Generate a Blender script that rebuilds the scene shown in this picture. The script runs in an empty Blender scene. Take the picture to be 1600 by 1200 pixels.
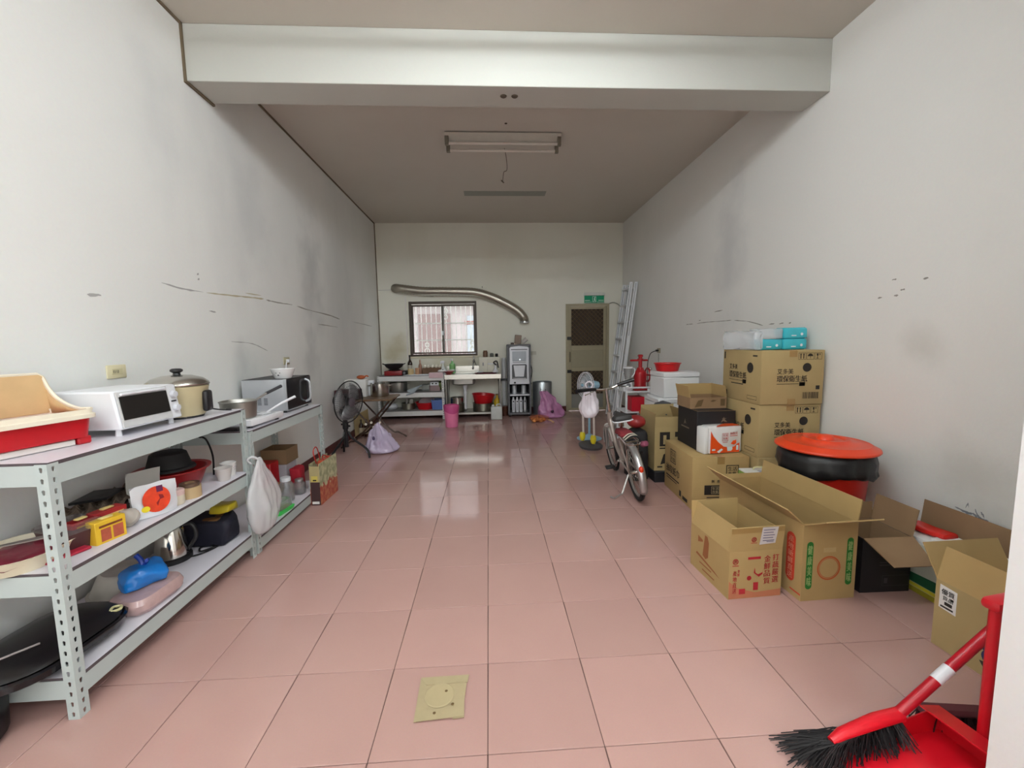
import bpy, bmesh, math, random
from mathutils import Vector, Matrix, noise
C = bpy.context.scene.collection
PI = math.pi
R = math.radians
random.seed(7)

# ------------------------------------------------------------------ camera, world, lamps, exposure
cam_d = bpy.data.cameras.new('camera'); cam = bpy.data.objects.new('camera', cam_d); C.objects.link(cam)
cam_d.sensor_fit = 'HORIZONTAL'; cam_d.sensor_width = 36.0; cam_d.lens = 14.673; cam_d.clip_start = .02
_r = Vector((0.99827874, -0.05618678, -0.01681102)); _u = Vector((0.02243077, 0.10093561, 0.99464007)); _f = Vector((0.05418879, 0.99330511, -0.10202218))
cm = Matrix.Identity(4)
for i in range(3):
    cm[i][0], cm[i][1], cm[i][2] = _r[i], _u[i], -_f[i]
cm.translation = (0.033, -1.277, 1.38488)
cam.matrix_world = cm
bpy.context.scene.camera = cam

LAMPS = (26.0, 104.0, 60.0, 112.0)
SKY = 7.0
w = bpy.data.worlds.new('overcast_sky'); bpy.context.scene.world = w; w.use_nodes = True
bg = w.node_tree.nodes['Background']; bg.inputs[0].default_value = (.86, .93, 1.0, 1); bg.inputs[1].default_value = SKY
vs = bpy.context.scene.view_settings
vs.view_transform = 'Standard'; vs.look = 'None'; vs.gamma = 1; vs.use_curve_mapping = False; vs.exposure = 0.06

# ------------------------------------------------------------------ materials
def lin(c):
    return tuple(((v/255)/12.92 if v/255 <= .04045 else ((v/255+.055)/1.055)**2.4) for v in c)
MATS = {}
def mat(name, rgb, rough=.5, metal=0, var=.07, scale=14, bump=0, trans=0, alpha=1, emit=0, coat=0, spec=.5):
    if name in MATS: return MATS[name]
    m = bpy.data.materials.new(name); m.use_nodes = True; nt = m.node_tree; N = nt.nodes; L = nt.links
    b = N['Principled BSDF']
    tc = N.new('ShaderNodeTexCoord'); nz = N.new('ShaderNodeTexNoise'); nz.inputs['Scale'].default_value = scale; nz.inputs['Detail'].default_value = 4
    L.new(tc.outputs['Object'], nz.inputs['Vector'])
    mx = N.new('ShaderNodeMix'); mx.data_type = 'RGBA'
    c = lin(rgb)
    mx.inputs['A'].default_value = tuple(min(1, v*(1-var)) for v in c)+(1,); mx.inputs['B'].default_value = tuple(min(1, v*(1+var)) for v in c)+(1,)
    L.new(nz.outputs['Fac'], mx.inputs['Factor']); L.new(mx.outputs['Result'], b.inputs['Base Color'])
    b.inputs['Roughness'].default_value = rough; b.inputs['Metallic'].default_value = metal
    b.inputs['Transmission Weight'].default_value = trans; b.inputs['Alpha'].default_value = alpha
    b.inputs['Specular IOR Level'].default_value = spec
    if coat: b.inputs['Coat Weight'].default_value = coat; b.inputs['Coat Roughness'].default_value = .1
    if emit:
        b.inputs['Emission Color'].default_value = c+(1,); b.inputs['Emission Strength'].default_value = emit
    if bump:
        bp = N.new('ShaderNodeBump'); bp.inputs['Strength'].default_value = bump; bp.inputs['Distance'].default_value = .01
        L.new(nz.outputs['Fac'], bp.inputs['Height']); L.new(bp.outputs['Normal'], b.inputs['Normal'])
    MATS[name] = m
    return m

def plaster(name, rgb, stain, amount, sc=.55, spots=()):
    """painted plaster with broad smudges, drips and fine grain"""
    m = bpy.data.materials.new(name); m.use_nodes = True; nt = m.node_tree; N = nt.nodes; L = nt.links
    b = N['Principled BSDF']; b.inputs['Roughness'].default_value = .75; b.inputs['Specular IOR Level'].default_value = .25
    tc = N.new('ShaderNodeTexCoord'); mp = N.new('ShaderNodeMapping'); mp.inputs['Scale'].default_value = (1, 1, .45)
    L.new(tc.outputs['Object'], mp.inputs['Vector'])
    n1 = N.new('ShaderNodeTexNoise'); n1.inputs['Scale'].default_value = sc; n1.inputs['Detail'].default_value = 6; n1.inputs['Roughness'].default_value = .55
    L.new(mp.outputs['Vector'], n1.inputs['Vector'])
    rp = N.new('ShaderNodeValToRGB'); rp.color_ramp.elements[0].position = .5; rp.color_ramp.elements[1].position = .8
    L.new(n1.outputs['Fac'], rp.inputs['Fac'])
    mu = N.new('ShaderNodeMath'); mu.operation = 'MULTIPLY'; mu.inputs[1].default_value = amount; L.new(rp.outputs['Color'], mu.inputs[0])
    mx = N.new('ShaderNodeMix'); mx.data_type = 'RGBA'; mx.inputs['A'].default_value = lin(rgb)+(1,); mx.inputs['B'].default_value = lin(stain)+(1,)
    L.new(mu.outputs[0], mx.inputs['Factor'])
    for (c, r, col, am) in spots:                               # stains with a place and shape of their own
        sb = N.new('ShaderNodeVectorMath'); sb.operation = 'SUBTRACT'; sb.inputs[1].default_value = c; L.new(tc.outputs['Object'], sb.inputs[0])
        dv = N.new('ShaderNodeVectorMath'); dv.operation = 'DIVIDE'; dv.inputs[1].default_value = r; L.new(sb.outputs[0], dv.inputs[0])
        ln = N.new('ShaderNodeVectorMath'); ln.operation = 'LENGTH'; L.new(dv.outputs[0], ln.inputs[0])
        n3 = N.new('ShaderNodeTexNoise'); n3.inputs['Scale'].default_value = 3.5; n3.inputs['Detail'].default_value = 5; L.new(tc.outputs['Object'], n3.inputs['Vector'])
        ma = N.new('ShaderNodeMath'); ma.operation = 'MULTIPLY_ADD'; ma.inputs[1].default_value = 1.3; L.new(n3.outputs['Fac'], ma.inputs[0]); L.new(ln.outputs['Value'], ma.inputs[2])
        rg = N.new('ShaderNodeMapRange'); rg.interpolation_type = 'SMOOTHSTEP'; rg.inputs['From Min'].default_value = .55; rg.inputs['From Max'].default_value = 1.65; rg.inputs['To Min'].default_value = am; rg.inputs['To Max'].default_value = 0; L.new(ma.outputs[0], rg.inputs['Value'])
        mm = N.new('ShaderNodeMix'); mm.data_type = 'RGBA'; L.new(rg.outputs['Result'], mm.inputs['Factor']); L.new(mx.outputs['Result'], mm.inputs['A']); mm.inputs['B'].default_value = lin(col)+(1,); mx = mm
    n2 = N.new('ShaderNodeTexNoise'); n2.inputs['Scale'].default_value = 60; n2.inputs['Detail'].default_value = 3; L.new(tc.outputs['Object'], n2.inputs['Vector'])
    m2 = N.new('ShaderNodeMix'); m2.data_type = 'RGBA'; m2.blend_type = 'MULTIPLY'; m2.inputs['Factor'].default_value = .05
    L.new(mx.outputs['Result'], m2.inputs['A']); L.new(n2.outputs['Color'], m2.inputs['B']); L.new(m2.outputs['Result'], b.inputs['Base Color'])
    bp = N.new('ShaderNodeBump'); bp.inputs['Strength'].default_value = .12; bp.inputs['Distance'].default_value = .004
    L.new(n2.outputs['Fac'], bp.inputs['Height']); L.new(bp.outputs['Normal'], b.inputs['Normal'])
    return m

def tile_material():
    m = bpy.data.materials.new('pink_glazed_tile'); m.use_nodes = True; nt = m.node_tree; N = nt.nodes; L = nt.links
    b = N['Principled BSDF']
    ge = N.new('ShaderNodeNewGeometry'); oi = N.new('ShaderNodeObjectInfo')
    n1 = N.new('ShaderNodeTexNoise'); n1.inputs['Scale'].default_value = 1.6; n1.inputs['Detail'].default_value = 5; L.new(ge.outputs['Position'], n1.inputs['Vector'])
    n2 = N.new('ShaderNodeTexNoise'); n2.inputs['Scale'].default_value = 160; n2.inputs['Detail'].default_value = 2; L.new(ge.outputs['Position'], n2.inputs['Vector'])
    mx = N.new('ShaderNodeMix'); mx.data_type = 'RGBA'; mx.inputs['A'].default_value = lin((183, 144, 138))+(1,); mx.inputs['B'].default_value = lin((196, 158, 149))+(1,)
    L.new(n1.outputs['Fac'], mx.inputs['Factor'])
    m2 = N.new('ShaderNodeMix'); m2.data_type = 'RGBA'; m2.blend_type = 'MULTIPLY'; m2.inputs['Factor'].default_value = .1
    L.new(mx.outputs['Result'], m2.inputs['A']); L.new(n2.outputs['Color'], m2.inputs['B'])
    hs = N.new('ShaderNodeHueSaturation'); mr = N.new('ShaderNodeMapRange'); mr.inputs['To Min'].default_value = .955; mr.inputs['To Max'].default_value = 1.035
    L.new(oi.outputs['Random'], mr.inputs['Value']); L.new(mr.outputs['Result'], hs.inputs['Value']); L.new(m2.outputs['Result'], hs.inputs['Color'])
    L.new(hs.outputs['Color'], b.inputs['Base Color'])
    rr = N.new('ShaderNodeMapRange'); rr.inputs['To Min'].default_value = .07; rr.inputs['To Max'].default_value = .15; L.new(n1.outputs['Fac'], rr.inputs['Value'])
    L.new(rr.outputs['Result'], b.inputs['Roughness']); b.inputs['Specular IOR Level'].default_value = .5
    return m

# ------------------------------------------------------------------ mesh builder
class G:
    def __init__(s): s.bm = bmesh.new()
    def box(s, x0, y0, z0, x1, y1, z1, bev=0, seg=1):
        mtx = Matrix.Translation(((x0+x1)/2, (y0+y1)/2, (z0+z1)/2)) @ Matrix.Diagonal((x1-x0, y1-y0, z1-z0, 1))
        vs_ = bmesh.ops.create_cube(s.bm, size=1, matrix=mtx)['verts']
        if bev:
            es = list({e for v in vs_ for e in v.link_edges})
            bmesh.ops.bevel(s.bm, geom=es, offset=bev, segments=seg, affect='EDGES', profile=.5, clamp_overlap=True)
        return s
    def faces(s, vs_, fs):
        vv = [s.bm.verts.new(v) for v in vs_]
        for f in fs:
            try: s.bm.faces.new([vv[i] for i in f])
            except ValueError: pass
        return s
    def lathe(s, prof, c=(0, 0, 0), seg=24, mtx=None, sx=1, sy=1):
        rings = []
        for r, z in prof:
            if r < 1e-5: pts = [Vector((0, 0, z))]
            else: pts = [Vector((r*math.cos(2*PI*i/seg)*sx, r*math.sin(2*PI*i/seg)*sy, z)) for i in range(seg)]
            if mtx: pts = [mtx @ p for p in pts]
            rings.append([s.bm.verts.new(p+Vector(c)) for p in pts])
        for a, b in zip(rings, rings[1:]):
            for i in range(seg):
                j = (i+1) % seg
                if len(a) == 1 and len(b) == 1: continue
                if len(a) == 1: f = [a[0], b[i], b[j]]
                elif len(b) == 1: f = [a[i], a[j], b[0]]
                else: f = [a[i], a[j], b[j], b[i]]
                s.bm.faces.new(f)
        return s
    def tube(s, pts, r, seg=8, closed=False, caps=True):
        pts = [Vector(p) for p in pts]; n = len(pts)
        rs = r if isinstance(r, (list, tuple)) else [r]*n
        up = None; rings = []
        for i, p in enumerate(pts):
            a = pts[(i-1) % n] if (closed or i > 0) else p
            b = pts[(i+1) % n] if (closed or i < n-1) else p
            t = (b-a).normalized()
            if up is None: up = Vector((0, 0, 1)) if abs(t.z) < .9 else Vector((1, 0, 0))
            up = (up - t*up.dot(t)); up = up.normalized() if up.length > 1e-6 else t.orthogonal().normalized()
            q = t.cross(up)
            rings.append([s.bm.verts.new(p+(up*math.cos(2*PI*k/seg)+q*math.sin(2*PI*k/seg))*rs[i]) for k in range(seg)])
        m_ = n if closed else n-1
        for i in range(m_):
            a, b = rings[i], rings[(i+1) % n]
            for k in range(seg): s.bm.faces.new([a[k], a[(k+1) % seg], b[(k+1) % seg], b[k]])
        if caps and not closed:
            s.bm.faces.new(rings[0][::-1]); s.bm.faces.new(rings[-1])
        return s
    def cyl(s, p0, p1, r0, r1=None, seg=16):
        return s.tube([p0, p1], [r0, r0 if r1 is None else r1], seg)
    def panel(s, pts, t):
        pts = [Vector(p) for p in pts]
        n = (pts[1]-pts[0]).cross(pts[-1]-pts[0]).normalized()*t
        k = len(pts)
        return s.faces([p for p in pts]+[p+n for p in pts], [list(range(k))[::-1], list(range(k, 2*k))]+[[i, (i+1) % k, k+(i+1) % k, k+i] for i in range(k)])
    def prism(s, poly, z0, z1):
        k = len(poly)
        return s.faces([(x, y, z0) for x, y in poly]+[(x, y, z1) for x, y in poly], [list(range(k))[::-1], list(range(k, 2*k))]+[[i, (i+1) % k, k+(i+1) % k, k+i] for i in range(k)])
    def ball(s, c, r, seg=16, rings=10):
        r = r if isinstance(r, (tuple, list)) else (r, r, r)
        mtx = Matrix.Translation(c) @ Matrix.Diagonal((*r, 1))
        bmesh.ops.create_uvsphere(s.bm, u_segments=seg, v_segments=rings, radius=1, matrix=mtx); return s
    def tf(s, m): s.bm.transform(m); return s
    def rot(s, ang, axis='Z', c=(0, 0, 0)):
        return s.tf(Matrix.Translation(c) @ Matrix.Rotation(ang, 4, axis) @ Matrix.Translation(-Vector(c)))
    def mv(s, *v): return s.tf(Matrix.Translation(v))
    def crumple(s, amp, sc, seed=0, only=None):
        o = Vector((seed*7.3, seed*3.1, seed*1.7))
        for v in s.bm.verts:
            if only and not only(v.co): continue
            d = noise.noise_vector(v.co*sc+o)
            v.co += d*amp
        return s
    def sub(s, cuts=2):
        bmesh.ops.subdivide_edges(s.bm, edges=s.bm.edges[:], cuts=cuts, use_grid_fill=True); return s

ALL = []
def mesh(name, g, ang=38, side=None):
    bm = g.bm; bmesh.ops.recalc_face_normals(bm, faces=bm.faces[:])
    for f in bm.faces:
        f.smooth = True
        if side and abs(f.normal.z) < .5: f.material_index = 1
    me = bpy.data.meshes.new(name); bm.to_mesh(me); bm.free()
    if ang == 0:
        for p in me.polygons: p.use_smooth = False
    else: me.set_sharp_from_angle(angle=R(ang))
    return me
def P(name, g, m, parent=None, label=None, ang=38, side=None, loc=None):
    me = mesh(name, g, ang, side)
    me.materials.append(m)
    if side: me.materials.append(side)
    o = bpy.data.objects.new(name, me); C.objects.link(o)
    if parent: o.parent = parent
    if label: o['label'] = label
    if loc: o.location = loc
    return o
def tag(o, label, cat, group=None):
    o['label'] = label; o['category'] = cat
    if group: o['group'] = group
    return o
def T(name, label, cat, loc=(0, 0, 0), rz=0, group=None):
    o = bpy.data.objects.new(name, None); C.objects.link(o); o.empty_display_size = .05
    o.location = loc; o.rotation_euler = (0, 0, rz)
    return tag(o, label, cat, group)
def S(name, label, cat, g, m, loc=(0, 0, 0), rz=0, group=None, ang=38, side=None):
    o = P(name, g, m, None, None, ang, side); o.location = loc; o.rotation_euler = (0, 0, rz)
    return tag(o, label, cat, group)
def struct(name, g, m, ang=38):
    o = P(name, g, m, ang=ang); o['kind'] = 'structure'; return o
def copy_tree(o, parent=None):
    c = o.copy(); C.objects.link(c)
    if parent: c.parent = parent
    for ch in list(o.children): copy_tree(ch, c)
    return c
def smooth(pts, n=6, closed=False):
    pts = [Vector(p) for p in pts]; k = len(pts); out = []
    rng = range(k) if closed else range(k-1)
    for i in rng:
        p0 = pts[(i-1) % k] if closed or i > 0 else pts[i]*2-pts[i+1]
        p1, p2 = pts[i], pts[(i+1) % k]
        p3 = pts[(i+2) % k] if closed or i+2 < k else p2*2-p1
        for j in range(n):
            t = j/n
            out.append(.5*((2*p1)+(p2-p0)*t+(2*p0-5*p1+4*p2-p3)*t*t+(3*p1-p0-3*p2+p3)*t**3))
    if not closed: out.append(pts[-1])
    return out

def bag_shape(prof, seed, sx=1, sy=1, lobes=5, fold=.13, amp=.03, lean=(0, 0), seg=56, base=.015):
    g = G(); pp = smooth([(r, 0, z) for r, z in prof], 4)
    g.lathe([(max(0, p.x), p.z) for p in pp], seg=seg, sx=sx, sy=sy)
    top = max(p.z for p in pp); bot = min(p.z for p in pp); o = Vector((seed*3.7, seed*1.9, seed))
    for v in g.bm.verts:
        a = math.atan2(v.co.y, v.co.x); u = (v.co.z-bot)/(top-bot)
        k = min(1, u*5)
        ph = noise.noise(Vector((u*2, seed, 0)))*1.5
        f = 1+fold*k*(abs(math.sin(a*lobes/2+ph+seed))-.5)+fold*.5*k*math.sin(a*(lobes*2+1)+u*6)
        v.co.x = v.co.x*f+lean[0]*u*u; v.co.y = v.co.y*f+lean[1]*u*u
        if v.co.z > bot+base:
            d = noise.noise_vector(v.co*7+o)*amp+noise.noise_vector(v.co*19+o)*amp*.45+noise.noise_vector(v.co*42+o)*amp*.2
            v.co += d*k
    return g
# flat print laid on a face: origin O, axes U (right) and V (up), all local to the parent
class Pr:
    def __init__(s, O, U, V, lift=.0012):
        s.O = Vector(O); s.U = Vector(U).normalized(); s.V = Vector(V).normalized(); s.N = s.U.cross(s.V); s.lift = lift; s.g = G()
    def at(s, x, y, k=0): return s.O+s.U*x+s.V*y+s.N*(s.lift+k)
    def poly(s, pts, k=0):
        s.g.faces([s.at(x, y, k) for x, y in pts], [list(range(len(pts)))]); return s
    def rect(s, x, y, w, h, k=0): return s.poly([(x, y), (x+w, y), (x+w, y+h), (x, y+h)], k)
    def disc(s, x, y, rx, ry=None, n=20, k=0):
        ry = ry or rx
        return s.poly([(x+rx*math.cos(2*PI*i/n), y+ry*math.sin(2*PI*i/n)) for i in range(n)], k)
    def ring(s, x, y, r, t, n=28, sy=1):
        v = []
        for i in range(n):
            a = 2*PI*i/n
            v += [s.at(x+r*math.cos(a), y+r*sy*math.sin(a)), s.at(x+(r-t)*math.cos(a), y+(r-t)*sy*math.sin(a))]
        s.g.faces(v, [[2*i, 2*((i+1) % n), 2*((i+1) % n)+1, 2*i+1] for i in range(n)]); return s
    def frame(s, x, y, w, h, t):
        return s.rect(x, y, w, t).rect(x, y+h-t, w, t).rect(x, y+t, t, h-2*t).rect(x+w-t, y+t, t, h-2*t)
    def pill(s, x, y, w, h, k=0):
        r = w/2; pts = []
        for i in range(9): a = PI*i/8; pts.append((x+r+r*math.cos(a), y+h-r+r*math.sin(a)))
        for i in range(9): a = PI+PI*i/8; pts.append((x+r+r*math.cos(a), y+r+r*math.sin(a)))
        return s.poly(pts, k)
    def text(s, t, x, y, w, h, k=0, keep=False):
        c = bpy.data.curves.new('lettering', 'FONT'); c.body = t; c.resolution_u = 2
        o = bpy.data.objects.new('lettering', c); C.objects.link(o)
        me = bpy.data.meshes.new_from_object(o)
        bpy.data.objects.remove(o); bpy.data.curves.remove(c)
        if not len(me.vertices): return s
        xs = [v.co.x for v in me.vertices]; ys = [v.co.y for v in me.vertices]
        ax, ay = w/(max(xs)-min(xs)), h/(max(ys)-min(ys))
        if keep: ax = ay = min(ax, ay)
        vv = [s.at(x+(v.co.x-min(xs))*ax, y+(v.co.y-min(ys))*ay, k) for v in me.vertices]
        s.g.faces(vv, [list(p.vertices) for p in me.polygons])
        for q in (.022, -.022): s.g.faces([v+s.U*(q*h)+s.N*.00015 for v in vv], [list(p.vertices) for p in me.polygons])
        bpy.data.meshes.remove(me)
        return s
    def column(s, t, x, y, w, h, k=0):
        n = len(t); ch = h/n
        for i, c in enumerate(t): s.text(c, x, y+h-(i+1)*ch+ch*.06, w, ch*.86, k)
        return s
    def bars(s, x, y, w, h, n=16, seed=1):
        rnd = random.Random(seed); p = 0
        for i in range(n):
            bw = w/n*rnd.uniform(.3, .75); s.rect(x+i*w/n, y, bw, h)
        return s
    def done(s, name, m, parent, label=None): return P(name, s.g, m, parent, label)

# ------------------------------------------------------------------ shared materials
white_wall = plaster('wall_paint_left', (241, 241, 237), (196, 197, 196), .55, .55, (((-2.02, 3.85, 2.1), (1, .42, 1.1), (170, 172, 172), .45), ((-2.02, 3.7, 1.2), (1, .3, .45), (172, 173, 172), .4), ((-2.02, 2.6, 2.5), (1, .5, .8), (196, 198, 200), .3), ((-2.02, 1.6, 2.9), (1, .25, .8), (206, 208, 209), .3), ((-2.02, 2.35, 1.2), (1, .25, .35), (176, 178, 178), .4)))
wall_paint = plaster('wall_paint_right', (241, 240, 235), (212, 211, 206), .4, .55, (((2.64, 3.2, 2.3), (1, .4, 1.0), (196, 197, 198), .5), ((2.64, .75, .6), (1, .4, .25), (196, 192, 184), .5), ((2.64, 1.1, 1.3), (1, .2, .2), (206, 202, 192), .5)))
back_paint = plaster('wall_paint_back', (240, 238, 225), (214, 208, 184), .4, .7, (((-1.72, 6.78, 1.25), (.35, 1, .45), (176, 158, 98), .7), ((-.6, 6.78, 1.0), (1.0, 1, .25), (206, 196, 158), .5)))
ceil_paint = plaster('ceiling_paint', (212, 206, 195), (196, 188, 175), .4)
beam_paint = plaster('beam_paint', (200, 200, 192), (190, 190, 181), .4)
tile_m = tile_material()
bright_plaster = plaster('pillar_paint', (240, 240, 238), (224, 224, 222), .4)
grout = mat('dark_grout', (92, 70, 64), .9)
maroon = mat('maroon_tile_skirting', (92, 38, 36), .35)
steel_post = mat('grey_green_enamel', (186, 196, 194), .45, var=.03)
board_top = mat('white_melamine', (226, 222, 230), .3, var=.02)
board_edge = mat('board_edge_brown', (84, 74, 78), .7)
black = mat('black_plastic', (24, 23, 26), .38)
blackm = mat('black_matt', (17, 16, 18), .7)
dark = mat('dark_grey', (58, 58, 62), .5)
grey = mat('grey_plastic', (128, 128, 132), .45)
silver = mat('silver_plastic', (178, 180, 184), .35, .35)
stainless = mat('stainless_steel', (196, 194, 188), .24, 1, var=.05)
stain_dull = mat('brushed_steel', (176, 174, 168), .42, 1, var=.06)
alu = mat('aluminium', (200, 203, 204), .34, .9, var=.05)
white = mat('white_plastic', (233, 234, 238), .38, var=.02)
offwhite = mat('ivory_plastic', (226, 216, 180), .45)
paper = mat('white_paper', (230, 228, 224), .8, var=.03)
card = mat('brown_cardboard', (176, 148, 98), .85, var=.06, scale=9)
card2 = mat('tan_cardboard', (172, 150, 104), .85, var=.06, scale=9)
card_in = mat('cardboard_inside', (160, 134, 92), .9, var=.05)
card_gold = mat('golden_cardboard', (196, 166, 96), .85, var=.05)
card_dark = mat('dull_cardboard', (140, 112, 82), .9, var=.06)
tape_m = mat('brown_packing_tape', (158, 126, 76), .3)
ink = mat('black_ink', (40, 34, 28), .8, var=.02)
ink_brown = mat('faded_ink', (98, 76, 44), .8, var=.02)
red = mat('red_plastic', (196, 22, 32), .36)
redd = mat('dark_red_plastic', (148, 20, 24), .35)
orange = mat('orange_red_plastic', (226, 66, 28), .36)
wood = mat('dark_brown_wood', (92, 64, 44), .5)
pinkp = mat('pink_plastic', (226, 120, 160), .42)
clear = mat('clear_plastic', (225, 228, 228), .12, trans=.85, alpha=.55, var=.01)
rubber = mat('black_rubber', (26, 25, 25), .75)
yellow = mat('yellow_plastic', (226, 206, 40), .4)
# ------------------------------------------------------------------ room shell
XL, XR, YB, YF, H = -2.02, 2.64, 6.78, -3.4, 3.585
floor = struct('floor', G().box(XL-.2, YF-.3, -.12, XR+.2, YB+.2, -.004), grout)
tile_me = None
def tile_mesh(x0, x1, y0, y1):
    g = 0.0014
    return G().box(x0+g, y0+g, -.03, x1-g, y1-g, 0, .0016)
full = mesh('tile', tile_mesh(-.2, .2, -.2, .2)); full.materials.append(tile_m)
for i in range(-6, 7):
    for j in range(-4, 17):
        x0, x1, y0, y1 = max(i*.4, XL), min(i*.4+.4, XR), j*.4, min(j*.4+.4, YB)
        if x1-x0 < .03 or y1-y0 < .03: continue
        if abs(x1-x0-.4) < 1e-6 and abs(y1-y0-.4) < 1e-6: me = full
        else:
            me = mesh('tile', tile_mesh(-(x1-x0)/2, (x1-x0)/2, -(y1-y0)/2, (y1-y0)/2)); me.materials.append(tile_m)
        o = bpy.data.objects.new('tile', me); C.objects.link(o); o.parent = floor
        o.location = ((x0+x1)/2, (y0+y1)/2, random.uniform(-.0006, 0))
g = G()                                                     # tiles behind the camera, never seen in the frame
for i in range(-6, 7):
    for j in range(-9, -4):
        x0, x1 = max(i*.4, XL), min(i*.4+.4, XR)
        if x1-x0 > .03: g.box(x0+.0014, j*.4+.0014, -.03, x1-.0014, j*.4+.4-.0014, -.0003)
P('tiles_near_entrance', g, tile_m, floor)['kind'] = 'stuff'

wl = struct('wall_left', G().box(XL-.2, YF, -.1, XL, YB+.2, H+.1), white_wall)
wr = struct('wall_right', G().box(XR, YF, -.1, XR+.2, YB+.2, H+.1), wall_paint)
struct('ceiling', G().box(XL-.2, YF-.2, H, XR+.2, YB+.2, H+.15), ceil_paint)
# back wall with a window and a door opening
WX0, WX1, WZ0, WZ1 = -1.45, -.18, 1.125, 2.155
DX0, DX1, DZ = 1.53, 2.37, 2.075
g = G()
for x0, x1, z0, z1 in ((XL, WX0, -.1, H), (WX0, WX1, -.1, WZ0), (WX0, WX1, WZ1, H), (WX1, DX0, -.1, H), (DX0, DX1, DZ, H), (DX1, XR, -.1, H)):
    g.box(x0, YB, z0, x1, YB+.2, z1)
wb = struct('wall_back', g, back_paint)
# street side: open shopfront with a lintel
struct('wall_front', G().box(XL-.2, YF-.2, 2.95, XR+.2, YF, H+.1), beam_paint)
struct('wall_front_right', G().box(1.392, -.45, 0, XR, -.302, H), bright_plaster)
# unseen slab over the pavement and house row opposite, added to block sky light
struct('sky_blocking_roof', G().box(XL-3, YF-3.6, 3.25, XR+3, YF-.21, 3.5), beam_paint)
struct('sky_blocking_house_row', G().box(-11, -13.9, -.12, 11, -12.5, 9), plaster('street_paint', (190, 184, 174), (150, 146, 140), .4))
struct('trim_1', G().box(XL, 1.928, 3.212, XR, 2.205, H, .004), beam_paint)
# brown gap where the left wall meets ceiling and beam
g = G(); t = .014
for y0, y1 in ((YF, 1.928), (2.205, YB)): g.box(XL, y0, H-t, XL+t, y1, H)
g.box(XL, 1.928-t, 3.212-t, XL+t, 1.928, H); g.box(XL, 1.928, 3.212-t, XL+t*1.3, 2.205+t, 3.212); g.box(XL, YB-t, 0, XL+t, YB, H)
struct('trim_2', g, mat('brown_gap_filler', (112, 98, 78), .9))
# skirting tiles, one by one
def skirting(name, p0, p1, step=.4):
    root = struct(name, G().panel([p0+Vector((0, 0, 0)), p1, p1+Vector((0, 0, .1)), p0+Vector((0, 0, .1))], .004), grout)
    d = (p1-p0); n = int(d.length/step); d.normalize(); nn = d.cross(Vector((0, 0, 1)))
    me = mesh('tile', G().box(.001, 0, 0, step-.001, .011, .1, .001)); me.materials.append(maroon)
    ang = math.atan2(d.y, d.x)
    for k in range(n):
        o = bpy.data.objects.new('tile', me); C.objects.link(o); o.parent = root; o.location = p0+d*(k*step)-nn*.0; o.rotation_euler = (0, 0, ang)
skirting('baseboard_left', Vector((XL, YB, 0)), Vector((XL, 2.7, 0)))
skirting('baseboard_right', Vector((XR, 2.7, 0)), Vector((XR, YB, 0)))
skirting('baseboard_back', Vector((DX0, YB, 0)), Vector((XL, YB, 0)))

# marks on the walls: cracks, plugs, flaked paint (flat marks of their own shape)
crk = mat('crack_grey', (158, 154, 146), .9); crk2 = mat('crack_tan', (192, 182, 154), .9); smud = mat('smudge', (176, 174, 172), .9)
def crack(parent, x, pts, wd, m, name='crack'):
    s = 1 if x < 0 else -1
    v = []; f = []
    rnd = random.Random(len(pts)*97+int(pts[0][0]*100))
    P_ = smooth([(0, a, b) for a, b in pts], 5)
    for i, p in enumerate(P_):
        ww = wd*rnd.uniform(.4, 1.1) if 0 < i < len(P_)-1 else wd*.15
        v += [(x+s*.0012, p.y, p.z-ww/2+rnd.uniform(-.2, .2)*wd), (x+s*.0012, p.y, p.z+ww/2)]
    f = [[2*i, 2*i+2, 2*i+3, 2*i+1] for i in range(len(P_)-1)]
    P(name, G().faces(v, f), m, parent)
crack(wl, XL, [(1.53, 1.79), (1.7, 1.775), (1.92, 1.775)], .012, smud)
crack(wl, XL, [(1.95, 1.775), (2.2, 1.785), (2.5, 1.80), (2.74, 1.81)], .014, crk2)
crack(wl, XL, [(2.45, 1.83), (2.7, 1.835)], .01, crk2)
crack(wl, XL, [(2.78, 1.805), (3.0, 1.80), (3.3, 1.805)], .012, crk)
crack(wl, XL, [(3.4, 1.80), (3.7, 1.78), (4.3, 1.76), (4.7, 1.73)], .014, crk)
crack(wl, XL, [(3.95, 1.63), (4.6, 1.615)], .012, crk)
crack(wl, XL, [(5.2, 1.72), (6.3, 1.69)], .012, smud)
crack(wl, XL, [(1.1, 1.665), (1.02, 1.66)], .018, smud)
for y, z in ((1.865, 1.9), (1.868, 1.865)): crack(wl, XL, [(y, z-.008), (y+.02, z)], .02, smud, 'paint_chip')
crack(wl, XL, [(1.96, 1.645), (2.04, 1.64)], .012, smud)
crack(wl, XL, [(2.2, 1.42), (2.5, 1.40), (2.75, 1.33)], .008, smud)
crack(wr, XR, [(4.14, 1.565), (3.95, 1.565)], .008, crk); crack(wr, XR, [(3.85, 1.565), (3.62, 1.572), (3.3, 1.568), (3.1, 1.57)], .008, crk)
crack(wr, XR, [(3.05, 1.565), (2.8, 1.54), (2.58, 1.492)], .01, crk)
for a, b in ((2.5, 2.42), (2.36, 2.3), (2.24, 2.21)): crack(wr, XR, [(a, 1.5), (b, 1.505)], .012, crk)
crack(wr, XR, [(3.45, 1.68), (3.28, 1.69)], .012, crk); crack(wr, XR, [(3.8, 1.60), (3.76, 1.602)], .012, crk)
for y, z in ((1.114, 1.715), (1.31, 1.736), (1.29, 1.633), (1.25, 1.665), (1.4, 1.63)): crack(wr, XR, [(y+.015, z), (y-.015, z+.002)], .012, crk, 'paint_chip')
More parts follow.
